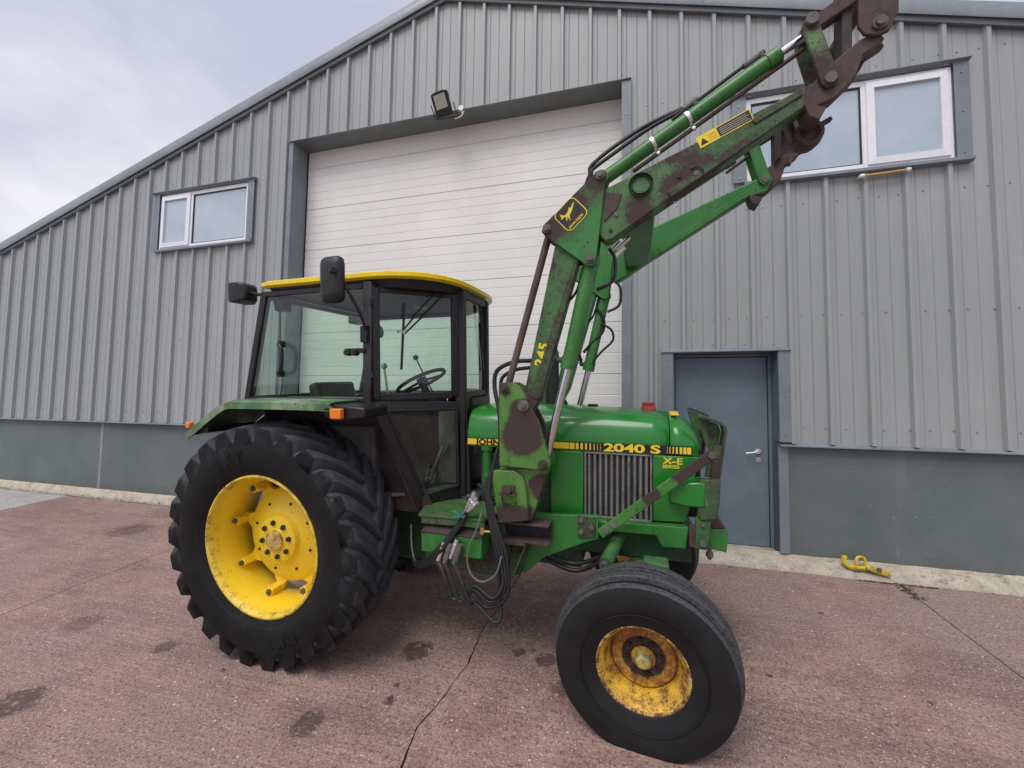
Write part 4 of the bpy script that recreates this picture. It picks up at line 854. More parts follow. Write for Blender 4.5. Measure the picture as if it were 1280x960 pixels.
# ---- loader booms -----------------------------------------------------------------
BYC = .505
def loader_side(s):
    near = s < 0; bm_, kn, cy_ = ('boom', 'knee', 'cyl') if near else ('boom_far', 'boom_far', 'cyl')
    Y = lambda a, b: (min(s * (BYC + a), s * (BYC + b)), max(s * (BYC + a), s * (BYC + b)))   # offsets outward from the boom centre line
    mb = MB(); mb.prism([(1.625, 1.60), (1.70, 1.60), (1.765, 1.72), (1.977, 2.461), (2.05, 2.60), (1.93, 2.70), (1.87, 2.66), (1.842, 2.553), (1.672, 1.784), (1.60, 1.66)], *Y(-.048, .040)); lb = T(mb, 'boom_upright', bm_, bevel=.008)
    mb = MB(); mb.prism([(1.700, 1.72), (1.735, 1.70), (1.765, 1.72), (1.977, 2.461), (1.955, 2.47)], *Y(.0405, .047)); mb.obj('upright_flange', 'rust_green', lb, bevel=.002)
    if near:
        ang = math.atan2(2.5 - 1.75, 1.91 - 1.72)
        text('lettering', '245', .075, 'yellow_decal', Matrix.Translation((1.775, -BYC - .0415, 1.885)) @ Matrix(((1, 0, 0, 0), (0, 0, -1, 0), (0, 1, 0, 0), (0, 0, 0, 1))) @ Matrix.Rotation(ang, 4, 'Z'), lb, bold=.0025, xs=1.1, spacing=1.15)
    # knee plates, outside and inside
    kp = [(2.085, 2.945), (2.115, 2.95), (2.135, 2.925), (2.128, 2.86), (2.078, 2.448), (2.06, 2.432), (2.03, 2.438), (1.795, 2.625), (1.776, 2.65), (1.785, 2.685)]
    for yy, out in (((.050, .066), 1), ((-.064, -.050), 0)):
        mb = MB(); mb.prism(kp, *Y(*yy)); k_ = T(mb, 'knee_plate', kn, bevel=.004)
        if out:
            for (px, pz, pr) in ((2.103, 2.918, .024), (1.808, 2.661, .024), (2.048, 2.475, .026)):
                mb = MB(); e = BYC + .067; mb.cyl((px, s * e, pz), (px, s * (e + .008), pz), pr, n=24); mb.cyl((px, s * (e + .008), pz), (px, s * (e + .022), pz), pr * .66, n=6); mb.obj('pivot_pin', 'bolt', k_)
            if near:
                yy0 = -(BYC + .066); c = (1.942, 2.728); ax = R(43)
                def rr(w, h, rd, n=6):
                    o = []
                    for cx_, cz_, a0 in ((w / 2 - rd, h / 2 - rd, 0), (-w / 2 + rd, h / 2 - rd, 90), (-w / 2 + rd, -h / 2 + rd, 180), (w / 2 - rd, -h / 2 + rd, 270)):
                        for i in range(n + 1): a = R(a0 + 90 * i / n); o.append((cx_ + rd * math.cos(a), cz_ + rd * math.sin(a)))
                    return [(c[0] + x * math.cos(ax) - z * math.sin(ax), c[1] + x * math.sin(ax) + z * math.cos(ax)) for x, z in o]
                mb = MB(); mb.prism(rr(.150, .140, .03), yy0 - .0012, yy0 - .0002); dc = mb.obj('maker_decal', 'yellow_decal', k_)
                mb = MB(); mb.prism(rr(.140, .130, .026), yy0 - .0022, yy0 - .0014); mb.obj('decal_field', 'black_decal', k_)
                deer = [(-.055, .010), (-.050, .016), (-.045, .018), (-.047, .030), (-.042, .024), (-.039, .036), (-.036, .023), (-.031, .016), (-.020, .012), (-.004, .013), (.012, .018), (.018, .027), (.022, .019), (.028, .018), (.042, .026), (.056, .028), (.057, .025), (.044, .019), (.030, .008), (.020, .003), (.004, -.004), (-.006, -.006), (-.016, -.018), (-.024, -.032), (-.028, -.034), (-.022, -.018), (-.019, -.006), (-.028, -.012), (-.038, -.020), (-.040, -.017), (-.030, -.004), (-.028, .002), (-.038, .009), (-.047, .006)]
                deer = [(c[0] + x * math.cos(ax) - (z + .008) * math.sin(ax), c[1] + x * math.sin(ax) + (z + .008) * math.cos(ax)) for x, z in deer]
                mb = MB(); f = mb.poly([(x, yy0 - .0032, z) for x, z in deer]); bmesh.ops.triangulate(mb.b, faces=[f]); mb.obj('deer_emblem', 'yellow_decal', k_)
                q = (c[0] + .046 * math.sin(ax) - .052 * math.cos(ax), c[1] - .046 * math.cos(ax) - .052 * math.sin(ax))
                q = (c[0] - .056 * math.cos(ax) + .056 * math.sin(ax), c[1] - .056 * math.sin(ax) - .056 * math.cos(ax))
                text('lettering', 'JOHN DEERE', .0185, 'yellow_decal', side_mat(q[0], yy0 - .0026, q[1], ax), k_, extrude=.0003, bold=.0004, xs=.95)
    # upper boom
    up = [(2.00, 2.79), (2.134, 2.855), (3.104, 3.221), (3.165, 3.268), (3.205, 3.21), (3.165, 3.125), (3.045, 3.098), (2.388, 2.713), (2.165, 2.575), (2.13, 2.565), (2.105, 2.585)]
    mb = MB(); mb.prism(up, *Y(-.048, .047)); ub = T(mb, 'loader_boom', bm_, bevel=.008)
    mb = MB(); mb.prism([(2.44, 2.792), (3.04, 3.148), (3.06, 3.112), (2.46, 2.757)], *Y(-.053, .053)); mb.obj('boom_stiffener', 'rust_green' if near else bm_, ub, bevel=.003)
    mb = MB(); mb.prism([(3.05, 3.120), (3.14, 3.085), (3.112, 3.030), (3.07, 3.055)], *Y(-.055, .06)); mb.obj('boom_stop', 'rust', ub, bevel=.004)
    mb = MB(); mb.prism([(2.83, 3.085), (2.845, 3.062), (3.04, 3.158), (3.045, 3.185), (3.03, 3.193)], *Y(.0475, .056)); mb.obj('boom_patch', 'rust_green' if near else bm_, ub, bevel=.004)
    mb = MB(); mb.prism([(2.13, 2.83), (2.215, 2.812), (2.19, 2.735), (2.12, 2.67)], *Y(.0475, .055)); mb.obj('boom_gusset', 'rust' if near else bm_, ub, bevel=.003)
    def bossring(x, z, r0, r1):
        mb = MB(); mb.lathe([(r0, 0), (r0, .012), (r1, .012), (r1, 0)], 36); bmesh.ops.transform(mb.b, matrix=Matrix.Translation((x, s * (BYC + .047) - (.012 if s < 0 else 0), z)), verts=mb.b.verts); return mb
    bossring(2.312, 2.843, .046, .062).obj('boom_boss', 'rust_green' if near else bm_, ub)
    for (hx_, hz_, hr) in ((2.50, 2.86, .009), (2.58, 2.865, .013), (2.185, 2.705, .013), (2.155, 2.622, .009)):
        mb = MB(); mb.cyl((hx_, s * (BYC + .044), hz_), (hx_, s * (BYC + .055), hz_), hr, n=12); mb.obj('bolt', 'dark' if hr < .01 else 'bolt', ub)
    if near:
        mb = MB(); e = -(BYC + .0475); mb.tube(smooth_path([(2.553, e - .002, 2.893), (2.59, e - .012, 2.898), (2.605, e - .02, 2.882), (2.612, e - .01, 2.868), (2.615, e - .002, 2.858)], 5), .004, 6); mb.obj('wire_hook', 'rust', ub)
        # warning sticker
        a0 = math.atan2(3.161 - 3.035, 2.895 - 2.60); p0 = Vector((2.602, 0, 2.987)); u = Vector((math.cos(a0), 0, math.sin(a0))); v = Vector((-math.sin(a0), 0, math.cos(a0)))
        def stick(x0, x1, z0, z1, d): return [tuple(p0 + u * x + v * z + Vector((0, e - d, 0))) for x, z in ((x0, z0), (x1, z0), (x1, z1), (x0, z1))]
        def sq(name, mat, x0, x1, z0, z1, d):
            mb = MB(); mb.loft([stick(x0, x1, z0, z1, d), stick(x0, x1, z0, z1, d - .0006)]); return mb.obj(name, mat, ub)
        sq('warning_sticker', 'yellow_decal', 0, .262, 0, .060, .001); sq('sticker_field', 'black_decal', .10, .257, .005, .055, .0018)
        mb = MB(); mb.poly([tuple(p0 + u * x + v * z + Vector((0, e - .0016, 0))) for x, z in ((.006, .010), (.046, .010), (.026, .045))]); mb.obj('warning_triangle', 'black_decal', ub)
        for k in range(4): sq('print_line', 'print', .108, .25 - .012 * (k % 2), .012 + k * .010, .015 + k * .010, .0024)
        for k in range(4): sq('print_line', 'orange_print', .052, .095, .012 + k * .010, .015 + k * .010, .0016)
    # levelling rod
    mb = MB(); mb.cyl((1.808, s * BYC, 2.661), (1.549, s * BYC, 1.765), .021, n=16); T(mb, 'levelling_rod', 'rust_brown')
    # lift cylinder
    a, b, c = Vector((2.048, s * BYC, 2.475)), Vector((1.913, s * BYC, 1.875)), Vector((1.778, s * BYC, 1.322))
    d = (b - a).normalized()
    mb = MB(); mb.cyl(a + d * .03, b, .043, n=28); mb.cyl(b - d * .07, b + d * .002, .0475, n=28); mb.cyl(a - Vector((0, .045, 0)), a + Vector((0, .045, 0)), .045, n=24); lc = T(mb, 'lift_cylinder', cy_, smooth=40)
    mb = MB(); mb.cyl(b, c, .024, n=20); mb.obj('piston_rod', 'chrome', lc)
    mb = MB(); mb.cyl(c - Vector((0, .04, 0)), c + Vector((0, .04, 0)), .038, n=20); mb.obj('rod_eye', cy_, lc)
    mb = MB(); q = b - d * .045; mb.cyl(q, q + Vector((-.075, s * .02, .01)), .017, n=12); mb.cyl(q + Vector((-.07, s * .02, .01)), q + Vector((-.072, s * .02, .055)), .015, n=6); mb.obj('hose_port', 'rust_green', lc)
    mb = MB(); q2 = q + Vector((-.072, s * .02, .055)); mb.tube(smooth_path([q2, q2 + Vector((-.012, 0, .08)), q2 + Vector((.01, -s * .02, .22)), a + Vector((-.09, -s * .02, -.16)), a + Vector((-.05, -s * .03, -.02))]), .008, 8); mb.obj('steel_pipe', 'dark', lc)
    # tilt cylinder and its guide rod
    a, c = Vector((2.103, s * (BYC + .0), 2.918)), Vector((3.062, s * BYC, 3.468)); d = (c - a).normalized(); b = a + d * .985
    mb = MB(); mb.cyl(a, b, .037, n=26); mb.cyl(b - d * .06, b + d * .001, .041, n=26); mb.cyl(a - Vector((0, .045, 0)), a + Vector((0, .045, 0)), .04, n=20); tcy = T(mb, 'tilt_cylinder', cy_, smooth=40)
    mb = MB(); mb.cyl(b, c, .019, n=18); mb.obj('piston_rod', 'chrome', tcy)
    nn = Vector((-d.z, 0, d.x))
    mb = MB(); mb.cyl(a + d * (.16 if near else .9) - nn * .062, c - nn * .05 + d * -.03, .011, n=12); mb.obj('indicator_rod', 'rust', tcy)
    for t in (.30, .50):
        mb = MB(); q = a + d * t; mb.cyl(q, q + d * .018, .041, n=22); mb.cyl(q + nn * .03 - nn * .09, q - nn * .06 + d * .016, .014, n=10); mb.obj('hose_clip', 'alu', tcy)
    mb = MB(); q = a + d * .58 + nn * .037; mb.cyl(q, q + nn * .022, .015, n=12); mb.cyl(q + nn * .022 + d * .02, q + nn * .022 - d * .06, .014, n=10); mb.obj('hose_fitting', 'bolt', tcy)
    mb = MB(); q = a + d * .93 + nn * .037; mb.cyl(q, q + nn * .02, .015, n=12); mb.cyl(q + nn * .02 + d * .015, q + nn * .02 - d * .09, .014, n=10); mb.obj('hose_fitting', 'bolt', tcy)
    mb = MB(); mb.cyl(a + d * .84 + nn * .058, a + d * .45 + nn * .050, .009, n=10); mb.obj('hose', 'hose', tcy)
    for k, lift in enumerate((.0, .022)):
        mb = MB(); mb.tube(smooth_path([a + d * .52 + nn * (.058 + lift * .4), a + d * .34 + nn * (.085 + lift), a + d * .15 + nn * (.088 + lift * 1.4), a + d * .0 + nn * (.085 + lift), a + Vector((-.055 - lift * .4, s * .0, .045)), a + Vector((-.075 - lift * .6, -s * .01, -.03)), a + Vector((-.05, -s * .03, -.12))]), .0105, 10); mb.obj('hose', 'hose', tcy)
    # tip: pivoting plate, link, carriage
    mb = MB(); mb.prism([(3.00, 3.125), (3.10, 3.10), (3.175, 3.125), (3.255, 3.20), (3.285, 3.30), (3.365, 3.352), (3.34, 3.395), (3.27, 3.37), (3.165, 3.29), (3.10, 3.225)], *Y(-.03, .0485)); T(mb, 'boom_tip', 'rust', bevel=.006)
    mb = MB(); mb.prism([(3.285, 3.29), (3.305, 3.28), (3.33, 3.33), (3.40, 3.37), (3.385, 3.40), (3.30, 3.35)], *Y(-.07, -.031)); T(mb, 'tip_stop', 'rust', bevel=.004)
    for yy in ((.049, .066), (-.066, -.050)):
        mb = MB(); mb.prism([(3.04, 3.49), (3.06, 3.522), (3.095, 3.515), (3.105, 3.48), (3.185, 3.215), (3.175, 3.18), (3.14, 3.165), (3.115, 3.19), (3.045, 3.44)], *Y(*yy)); T(mb, 'tilt_link', 'link' if near else bm_, bevel=.004)
    mb = MB(); mb.cyl((3.15, s * (BYC - .07), 3.208), (3.15, s * (BYC + .078), 3.208), .024, n=20); T(mb, 'link_pin', 'bolt')
    mb = MB(); mb.cyl((3.072, s * (BYC - .07), 3.492), (3.072, s * (BYC + .085), 3.492), .026, n=20); T(mb, 'link_pin', 'bolt')
    mb = MB(); mb.prism([(3.055, 3.45), (3.09, 3.525), (3.26, 3.63), (3.34, 3.66), (3.345, 3.60), (3.27, 3.555), (3.10, 3.465)], *Y(-.02, .048)); T(mb, 'upper_link', 'rust', bevel=.005)
    mb = MB(); mb.prism([(3.255, 3.72), (3.255, 3.42), (3.28, 3.377), (3.33, 3.362), (3.372, 3.372), (3.405, 3.45), (3.40, 3.72)], *Y(.0495, .068)); cp = T(mb, 'carriage_plate', 'rust', bevel=.004)
    mb = MB(); mb.cyl((3.333, s * (BYC + .068), 3.412), (3.333, s * (BYC + .078), 3.412), .030, n=20); mb.cyl((3.333, s * (BYC + .078), 3.412), (3.333, s * (BYC + .09), 3.412), .019, n=16); mb.obj('pivot_pin', 'bolt', cp)
    mb = MB(); mb.prism([(3.21, 3.31), (3.225, 3.33), (3.2485, 3.35), (3.2485, 3.68), (3.205, 3.68)], *Y(-.06, .03)); T(mb, 'carriage_web', 'dark_rust', bevel=.004)
M['print'] = plain('sticker_print', (.45, .42, .3), .4); M['orange_print'] = plain('sticker_print_orange', (.55, .25, .03), .4)
M['rust_brown'] = painted('brown_rod', (.085, .055, .04), .02, chips=.5, rough=.65, fade=(.16, .14, .09), fade_amt=.6)
M['dark_rust'] = painted('dark_rust', (.03, .02, .018), .0, rough=.8); M['link'] = painted('link_green', edge=.16, col=(.07, .17, .055), rust=.02, blobs=[((3.15, 0, 3.25), .20, .13), ((3.08, 0, 3.5), .09, .12)], chips=1.2, rough=.55, fade=(.16, .26, .12), fade_amt=.6, sc_=9)
for s in SIDES: loader_side(s)
# cross tubes between the booms, rolled bar at the tip
mb = MB(); mb.prism([(2.205, 2.655), (2.385, 2.685), (2.385, 2.85), (2.205, 2.80)], -.4565, .4565); T(mb, 'boom_crosstube', 'boom_far', bevel=.012)
mb = MB(); mb.cyl((3.33, -.43, 3.62), (3.33, .43, 3.62), .03, n=18); T(mb, 'carriage_shaft', 'rust')
mb = MB(); mb.lathe([(.0, -.03), (.03, -.03), (.045, -.05), (.062, -.045), (.068, 0), (.062, .045), (.045, .05), (.03, .03), (.0, .03)], 20); bmesh.ops.transform(mb.b, matrix=Matrix.Translation((3.115, -.40, 3.04)), verts=mb.b.verts); T(mb, 'carriage_hook', 'rust')
mb = MB(); mb.bar((3.06, -.40, 3.02), (3.03, -.40, 3.12), .03, .05, (1, 0, 0)); T(mb, 'hook_bracket', 'rust', bevel=.003)
mb = MB(); mb.bar((3.13, -.42, 3.06), (3.21, -.42, 3.10), .02, .03); T(mb, 'hook_pin', 'rust', bevel=.003)
# hoses from the mast to the booms
for k, (dy, r_) in enumerate(((.0, .014), (.03, .012))):
    mb = MB(); mb.tube(smooth_path([(1.68, -.38 + dy, 1.93 - k * .04), (1.55, -.36 + dy, 1.925 - k * .05), (1.43 + k * .03, -.35 + dy, 1.87 - k * .04), (1.415 + k * .03, -.36 + dy, 1.76), (1.46, -.40 + dy, 1.60), (1.48, -.44, 1.42)]), r_, 10); T(mb, 'hydraulic_hose', 'hose')
for s in SIDES:
    mb = MB(); mb.tube(smooth_path([(2.14, s * .44, 2.56), (2.17, s * .43, 2.50), (2.16, s * .43, 2.38), (2.07, s * .43, 2.33)]), .011, 8); T(mb, 'hydraulic_hose', 'hose')
for s in (-1,):
    mb = MB(); mb.tube(smooth_path([(1.99, .46, 2.36), (2.04, .46, 2.28), (2.03, .47, 2.18), (1.95, .47, 2.10), (1.88, .47, 2.02)]), .012, 8); T(mb, 'hydraulic_hose', 'hose')
    mb = MB(); mb.tube(smooth_path([(2.03, .45, 2.24), (2.10, .45, 2.19), (2.11, .46, 2.11), (2.03, .46, 2.03), (1.97, .47, 1.96), (1.95, .48, 1.90), (1.945, .485, 1.865)]), .009, 8); T(mb, 'hydraulic_hose', 'hose')
for k, (z, y) in enumerate(((2.60, -.42), (2.57, -.40), (2.63, -.38))):
    mb = MB(); mb.cyl((2.14 + .02 * k, y, z - .06), (2.20 + .025 * k, y, z), .014, n=10); T(mb, 'hose_coupling', 'alu')

M['fender'] = painted('fender_green', (.055, .15, .05), -.005, chips=.6, rough=.55, fade=(.36, .44, .30), fade_amt=.95, grime=.55)
# ---- fenders -----------------------------------------------------------------------
for s in SIDES:
    path = [(.60, 1.688), (.40, 1.692), (.0, 1.692), (-.17, 1.69), (-.235, 1.675), (-.30, 1.642), (-.56, 1.475)]
    mb = MB(); yo, yi = s * .905, s * .42
    th = .006; low = [(x, z - .006) for x, z in path]
    mb.loft([[(x, yi, z) for x, z in path] + [(x, yi, z - th) for x, z in reversed(path)], [(x, s * .86, z + .003) for x, z in path] + [(x, s * .86, z + .003 - th) for x, z in reversed(path)], [(x, s * .90, z - .004) for x, z in path] + [(x, s * .90, z - .004 - th) for x, z in reversed(path)]])
    fd = T(mb, 'fender', 'fender', smooth=50)
    # rolled outer edge
    mb = MB(); dn = []
    for i, (x, z) in enumerate(path):
        nx, nz = (0, -1) if i < 4 else (.52, -.85); dn.append((x + nx * .052, z + nz * .052))
    mb.loft([[(x, s * .9005, z - .004) for x, z in path] + [(x, s * .912, z) for x, z in reversed(dn)], [(x, s * .908, z - .006) for x, z in path] + [(x, s * .918, z) for x, z in reversed(dn)]]) if False else None
    rr = []
    for (x, z), (xd, zd) in zip(path, dn):
        rr.append([(x, s * .900, z - .003), (x, s * .912, z - .010), (xd, s * .915, zd), (xd, s * .903, zd), (x, s * .899, z - .018)])
    mb.loft(rr); mb.obj('fender_edge', 'fender', fd, smooth=40)
    mb = MB(); mb.prism([(.58, 1.684), (.0, 1.684), (-.22, 1.668), (-.53, 1.472), (-.52, 1.30), (-.40, 1.0), (.0, .92), (.55, .92), (.95, .93), (1.0, .98), (.74, 1.50), (.66, 1.684)], min(s * .425, s * .439), max(s * .425, s * .439)); T(mb, 'inner_fender', 'brown_panel')
    mb = MB(); mb.prism([(-.545, 1.47), (-.52, 1.455), (-.39, 1.475), (-.37, 1.515)], min(s * .55, s * .89), max(s * .55, s * .89)); T(mb, 'mudflap', 'black')
    mb = MB(); mb.box(-.575, -.535, min(s * .865, s * .90), max(s * .865, s * .90), 1.50, 1.54); T(mb, 'rear_marker_lamp', 'amber', bevel=.006)
    # front lamp box on the fender
    mb = MB(); mb.prism([(.585, 1.678), (.82, 1.66), (.82, 1.60), (.60, 1.575), (.575, 1.60)], min(s * .66, s * .89), max(s * .66, s * .89)); lb_ = T(mb, 'lamp_box', 'cab_black', bevel=.012)
    mb = MB(); mb.cyl((.59, s * .885, 1.635), (.59, s * .905, 1.625), .045, .035, 20); mb.obj('lamp_bezel', 'black', lb_, bevel=.004)
    mb = MB(); mb.box(.615, .69, min(s * .892, s * .93), max(s * .892, s * .93), 1.595, 1.655); mb.obj('indicator_lens', 'amber', lb_, bevel=.007)
    mb = MB(); mb.box(.612, .693, min(s * .8905, s * .899), max(s * .8905, s * .899), 1.59, 1.66); mb.obj('indicator_base', 'black', lb_)
# wheel arch panel in front of the rear wheel
for s in SIDES:
    mb = MB(); mb.loft([[(.70, s * .60, 1.56), (.72, s * .60, 1.56), (.72, s * .32, 1.56), (.70, s * .32, 1.56)], [(.90, s * .50, .97), (.92, s * .50, .97), (.92, s * .26, .97), (.90, s * .26, .97)]]); T(mb, 'arch_panel', 'brown_panel')

# ---- cab -----------------------------------------------------------------------------
PA, PB, PC = (1.10, .225), (.69, .64), (-.26, .62)      # A, B and rear posts in plan (x, half width)
ZB, ZR = 1.69, 2.452
def post(mb, p0, p1, w0, w1, yaw=0): mb.bar(p0, p1, w0, w1, (math.cos(yaw), math.sin(yaw), 0))
def roof_outline(grow=0.0, n=14):
    near = [(-.17 - grow, .66 + grow), (-.10, .68 + grow), (.70, .68 + grow)]
    for i in range(1, n + 1):
        a = i / n * math.pi / 2; near.append((.70 + (.475 + grow) * math.sin(a) ** 1.0, (.68 + grow) * math.cos(a) ** .62))
    full = [(x, -y) for x, y in near] + [(x, y) for x, y in reversed(near[:-1])]
    return full
mb = MB(); o0, o1, o2 = roof_outline(-.015), roof_outline(0), roof_outline(-.06)
mb.loft([[(x, y, 2.446) for x, y in o0], [(x, y, 2.456) for x, y in o1], [(x, y, 2.479) for x, y in o1], [(x, y, 2.489) for x, y in o0], [(x, y, 2.493) for x, y in o2], [(x * .9 + .05, y * .7, 2.497) for x, y in o2]]); T(mb, 'cab_roof', 'roof', smooth=50)
mb = MB(); oa = roof_outline(-.035); ob = roof_outline(-.06)
mb.loft([[(x, y, 2.395) for x, y in ob], [(x, y, 2.4455) for x, y in oa], [(x, y, 2.4455) for x, y in roof_outline(-.10)], [(x, y, 2.395) for x, y in roof_outline(-.10)], [(x, y, 2.3949) for x, y in ob]], caps=False); T(mb, 'roof_rail', 'cab_black', smooth=40)
mb = MB(); mb.prism_xy(roof_outline(-.105), 2.42, 2.44); T(mb, 'headliner', 'cab_inner')
for s in SIDES:
    A, Bp, C = (PA[0], s * PA[1]), (PB[0], s * PB[1]), (PC[0], s * PC[1])
    u = Vector((A[0] - Bp[0], A[1] - Bp[1], 0)); Lu = u.length; u.normalize(); nrm = Vector((u.y, -u.x, 0)) * (1 if s < 0 else -1); nrm = nrm if nrm.y * s > 0 else -nrm
    def D(t, z, o=0): return Vector((Bp[0], Bp[1], z)) + u * t + nrm * o      # point on the door plane, t metres from the B post
    mb = MB(); post(mb, (C[0] - .085, C[1], ZB - .02), (C[0] + .09, C[1], ZR - .03), .05, .05); T(mb, 'rear_post', 'cab_black', bevel=.008)
    mb = MB(); post(mb, (Bp[0] - .02, Bp[1], ZB - .03), (Bp[0] - .01, Bp[1], ZR - .02), .062, .05); T(mb, 'middle_post', painted('post_brown_black', (.014, .010, .011), .0, rough=.5, chips=.3, rust_a=(.05, .03, .028), rust_b=(.075, .042, .038)), bevel=.008)
    mb = MB(); post(mb, (A[0] + .02, A[1], 1.0), (A[0] + .018, A[1], ZR - .02), .075, .045); T(mb, 'front_post', 'cab_black', bevel=.008)
    # rear side window
    mb = MB(); mb.bar((C[0] - .06, s * .625, ZB - .006), (Bp[0] - .055, s * .635, ZB - .006), .03, .04); T(mb, 'window_rail', 'cab_black', bevel=.004)
    mb = MB(); mb.bar((C[0] + .07, s * .625, ZR - .045), (Bp[0] - .05, s * .635, ZR - .045), .035, .04); T(mb, 'window_rail', 'cab_black', bevel=.004)
    mb = MB(); mb.loft([[(C[0] - .055, s * (.628 + e), ZB + .012), (Bp[0] - .055, s * (.637 + e), ZB + .012), (Bp[0] - .045, s * (.637 + e), ZR - .064), (C[0] + .10, s * (.628 + e), ZR - .064)] for e in (0, .005)]); T(mb, 'side_glass', 'glass')
    # door upper frame and glass, built on the slanted door plane
    def bar2(t0, z0, t1, z1, w_, th_=.035, o=.01):
        mb.bar(D(t0, z0, o), D(t1, z1, o), w_, th_, (0, 0, 1) if abs(z1 - z0) < abs(t1 - t0) else tuple(u))
    mb = MB(); bar2(.028, 1.70, .028, 2.40, .045); bar2(.0505, 2.392, Lu - .05, 2.392, .05); bar2(Lu - .03, 1.70, Lu - .03, 2.40, .05); bar2(.0505, 1.705, Lu - .055, 1.705, .045); dr = T(mb, 'door', 'cab_black', bevel=.005)
    mb = MB(); mb.loft([[D(.048, 1.725, e), D(Lu - .052, 1.725, e), D(Lu - .052, 2.37, e), D(.048, 2.37, e)] for e in (.006, .011)]); mb.obj('door_glass', 'glass', dr)
    # lower door
    P0, P1, P2, P3 = (-.018, 1.675), (Lu + .0, 1.660), (Lu + .035, .985), (.301, .942)
    G0, G1, G2, G3 = (.089, 1.618), (Lu - .027, 1.608), (Lu - .019, 1.08), (.321, 1.044)
    ring_o, ring_i = [P0, P1, P2, P3], [G0, G1, G2, G3]
    mb = MB()
    for i in range(4):
        j = (i + 1) % 4
        mb.loft([[D(*ring_o[i], .0), D(*ring_o[i], .025), D(*ring_i[i], .03), D(*ring_i[i], .0)], [D(*ring_o[j], .0), D(*ring_o[j], .025), D(*ring_i[j], .03), D(*ring_i[j], .0)]])
    ld = T(mb, 'lower_door', 'cab_black', smooth=25)
    mb = MB()
    for i in range(4):
        j = (i + 1) % 4; a, b = D(*ring_i[i], .031), D(*ring_i[j], .031); mb.cyl(a, b, .011, n=8)
    mb.obj('window_seal', 'black', ld)
    mb = MB(); mb.loft([[D(*q, e) for q in ring_i] for e in (.012, .017)]); mb.obj('lower_glass', 'glass', ld)
    mb = MB(); mb.bar(D(-.015, 1.66, .03), D(.275, .955, .03), .03, .02, tuple(u)); mb.obj('door_edge', 'rust_edge', ld) if False else mb.b.free()
    # front lower side wall between the door and the bonnet
    mb = MB(); mb.prism([(1.115, 1.69), (1.16, 1.69), (1.19, 1.0), (1.13, 1.0)], min(s * .15, s * .235), max(s * .15, s * .235)); T(mb, 'front_wall', 'cab_black')
    # hinges
    for z in (1.85, 2.30):
        mb = MB(); mb.cyl(D(.0, z - .02, .03), D(.0, z + .02, .03), .012, n=10); mb.obj('hinge', 'black', dr)
# windscreen, front frame
for zz, ww in ((1.705, .045), (2.40, .05)):
    mb = MB(); mb.bar((1.122, -.20, zz), (1.122, .20, zz), ww, .05); T(mb, 'windscreen_frame', 'cab_black', bevel=.006)
mb = MB(); mb.box(1.124, 1.130, -.205, .205, 1.728, 2.376); T(mb, 'windscreen', 'glass')
mb = MB(); mb.box(1.12, 1.175, -.1495, .1495, 1.0, 1.68); T(mb, 'bulkhead', 'cab_black')
# rear window and frame
mb = MB(); mb.bar((-.345, -.595, ZB - .005), (-.345, .595, ZB - .005), .035, .045); T(mb, 'rear_window_frame', 'cab_black', bevel=.005)
mb = MB(); mb.bar((-.18, -.595, 2.40), (-.18, .595, 2.40), .04, .045); T(mb, 'rear_window_frame', 'cab_black', bevel=.005)
mb = MB(); mb.loft([[(-.335, -.59, 1.705), (-.335, .59, 1.705), (-.195, .59, 2.385), (-.195, -.59, 2.385)], [(-.33, -.59, 1.705), (-.33, .59, 1.705), (-.19, .59, 2.385), (-.19, -.59, 2.385)]]); T(mb, 'rear_window', 'glass')
mb = MB(); mb.prism([(-.34, 1.665), (.66, 1.665), (.66, 1.55), (.72, 1.40), (.92, 1.0), (-.1, 1.0), (-.3, 1.3)], -.53, .53); T(mb, 'cab_tub', 'cab_inner') if False else mb.b.free()
mb = MB(); mb.prism_xy([(-.30, -.53), (.60, -.53), (.88, -.40), (1.10, -.19), (1.10, .19), (.88, .40), (.60, .53), (-.30, .53)], 1.03, 1.05); T(mb, 'cab_floor', 'cab_mat')
mb = MB(); mb.box(-.31, -.29, -.53, .53, 1.05, 1.665); T(mb, 'cab_rear_wall', 'cab_inner')
# interior
mb = MB(); mb.loft([[(x, y, z) for y in (-.24, .24)] + [(x2, y, z2) for y, x2, z2 in ((.24, x + .02, z + .10), (-.24, x + .02, z + .10))] for x, z in ((-.10, 1.30), (.42, 1.34))]); T(mb, 'seat_cushion', 'black', bevel=.03, seg=3)
mb = MB(); mb.bar((-.06, 0, 1.36), (-.17, 0, 1.79), .46, .10, (0, 1, 0)); T(mb, 'seat_back', 'black', bevel=.035, seg=3)
mb = MB(); mb.box(-.05, .35, -.18, .18, 1.05, 1.30); T(mb, 'seat_base', 'dark')
sw_c, sw_n = Vector((.715, -.06, 1.80)), Vector((-.45, 0, .89)).normalized(); e1 = Vector((0, 1, 0)); e2 = sw_n.cross(e1)
mb = MB(); mb.tube([sw_c + (e1 * math.cos(a) + e2 * math.sin(a)) * .19 for a in [2 * math.pi * i / 40 for i in range(41)]], .014, 8, caps=False)
for a in (90, 210, 330): mb.cyl(sw_c, sw_c + (e1 * math.cos(R(a)) + e2 * math.sin(R(a))) * .185, .010, n=8)
mb.cyl(sw_c - sw_n * .02, sw_c + sw_n * .02, .035, n=16); T(mb, 'steering_wheel', 'black')
mb = MB(); mb.cyl(sw_c, (.98, -.06, 1.25), .03, n=14); T(mb, 'steering_column', 'black')
mb = MB(); mb.box(.90, 1.085, -.16, .16, 1.05, 1.60); T(mb, 'dash_panel', 'beige_trim', bevel=.02)
mb = MB(); mb.box(.72, .86, .10, .36, 1.05, 1.45); T(mb, 'heater_box', 'black', bevel=.02)
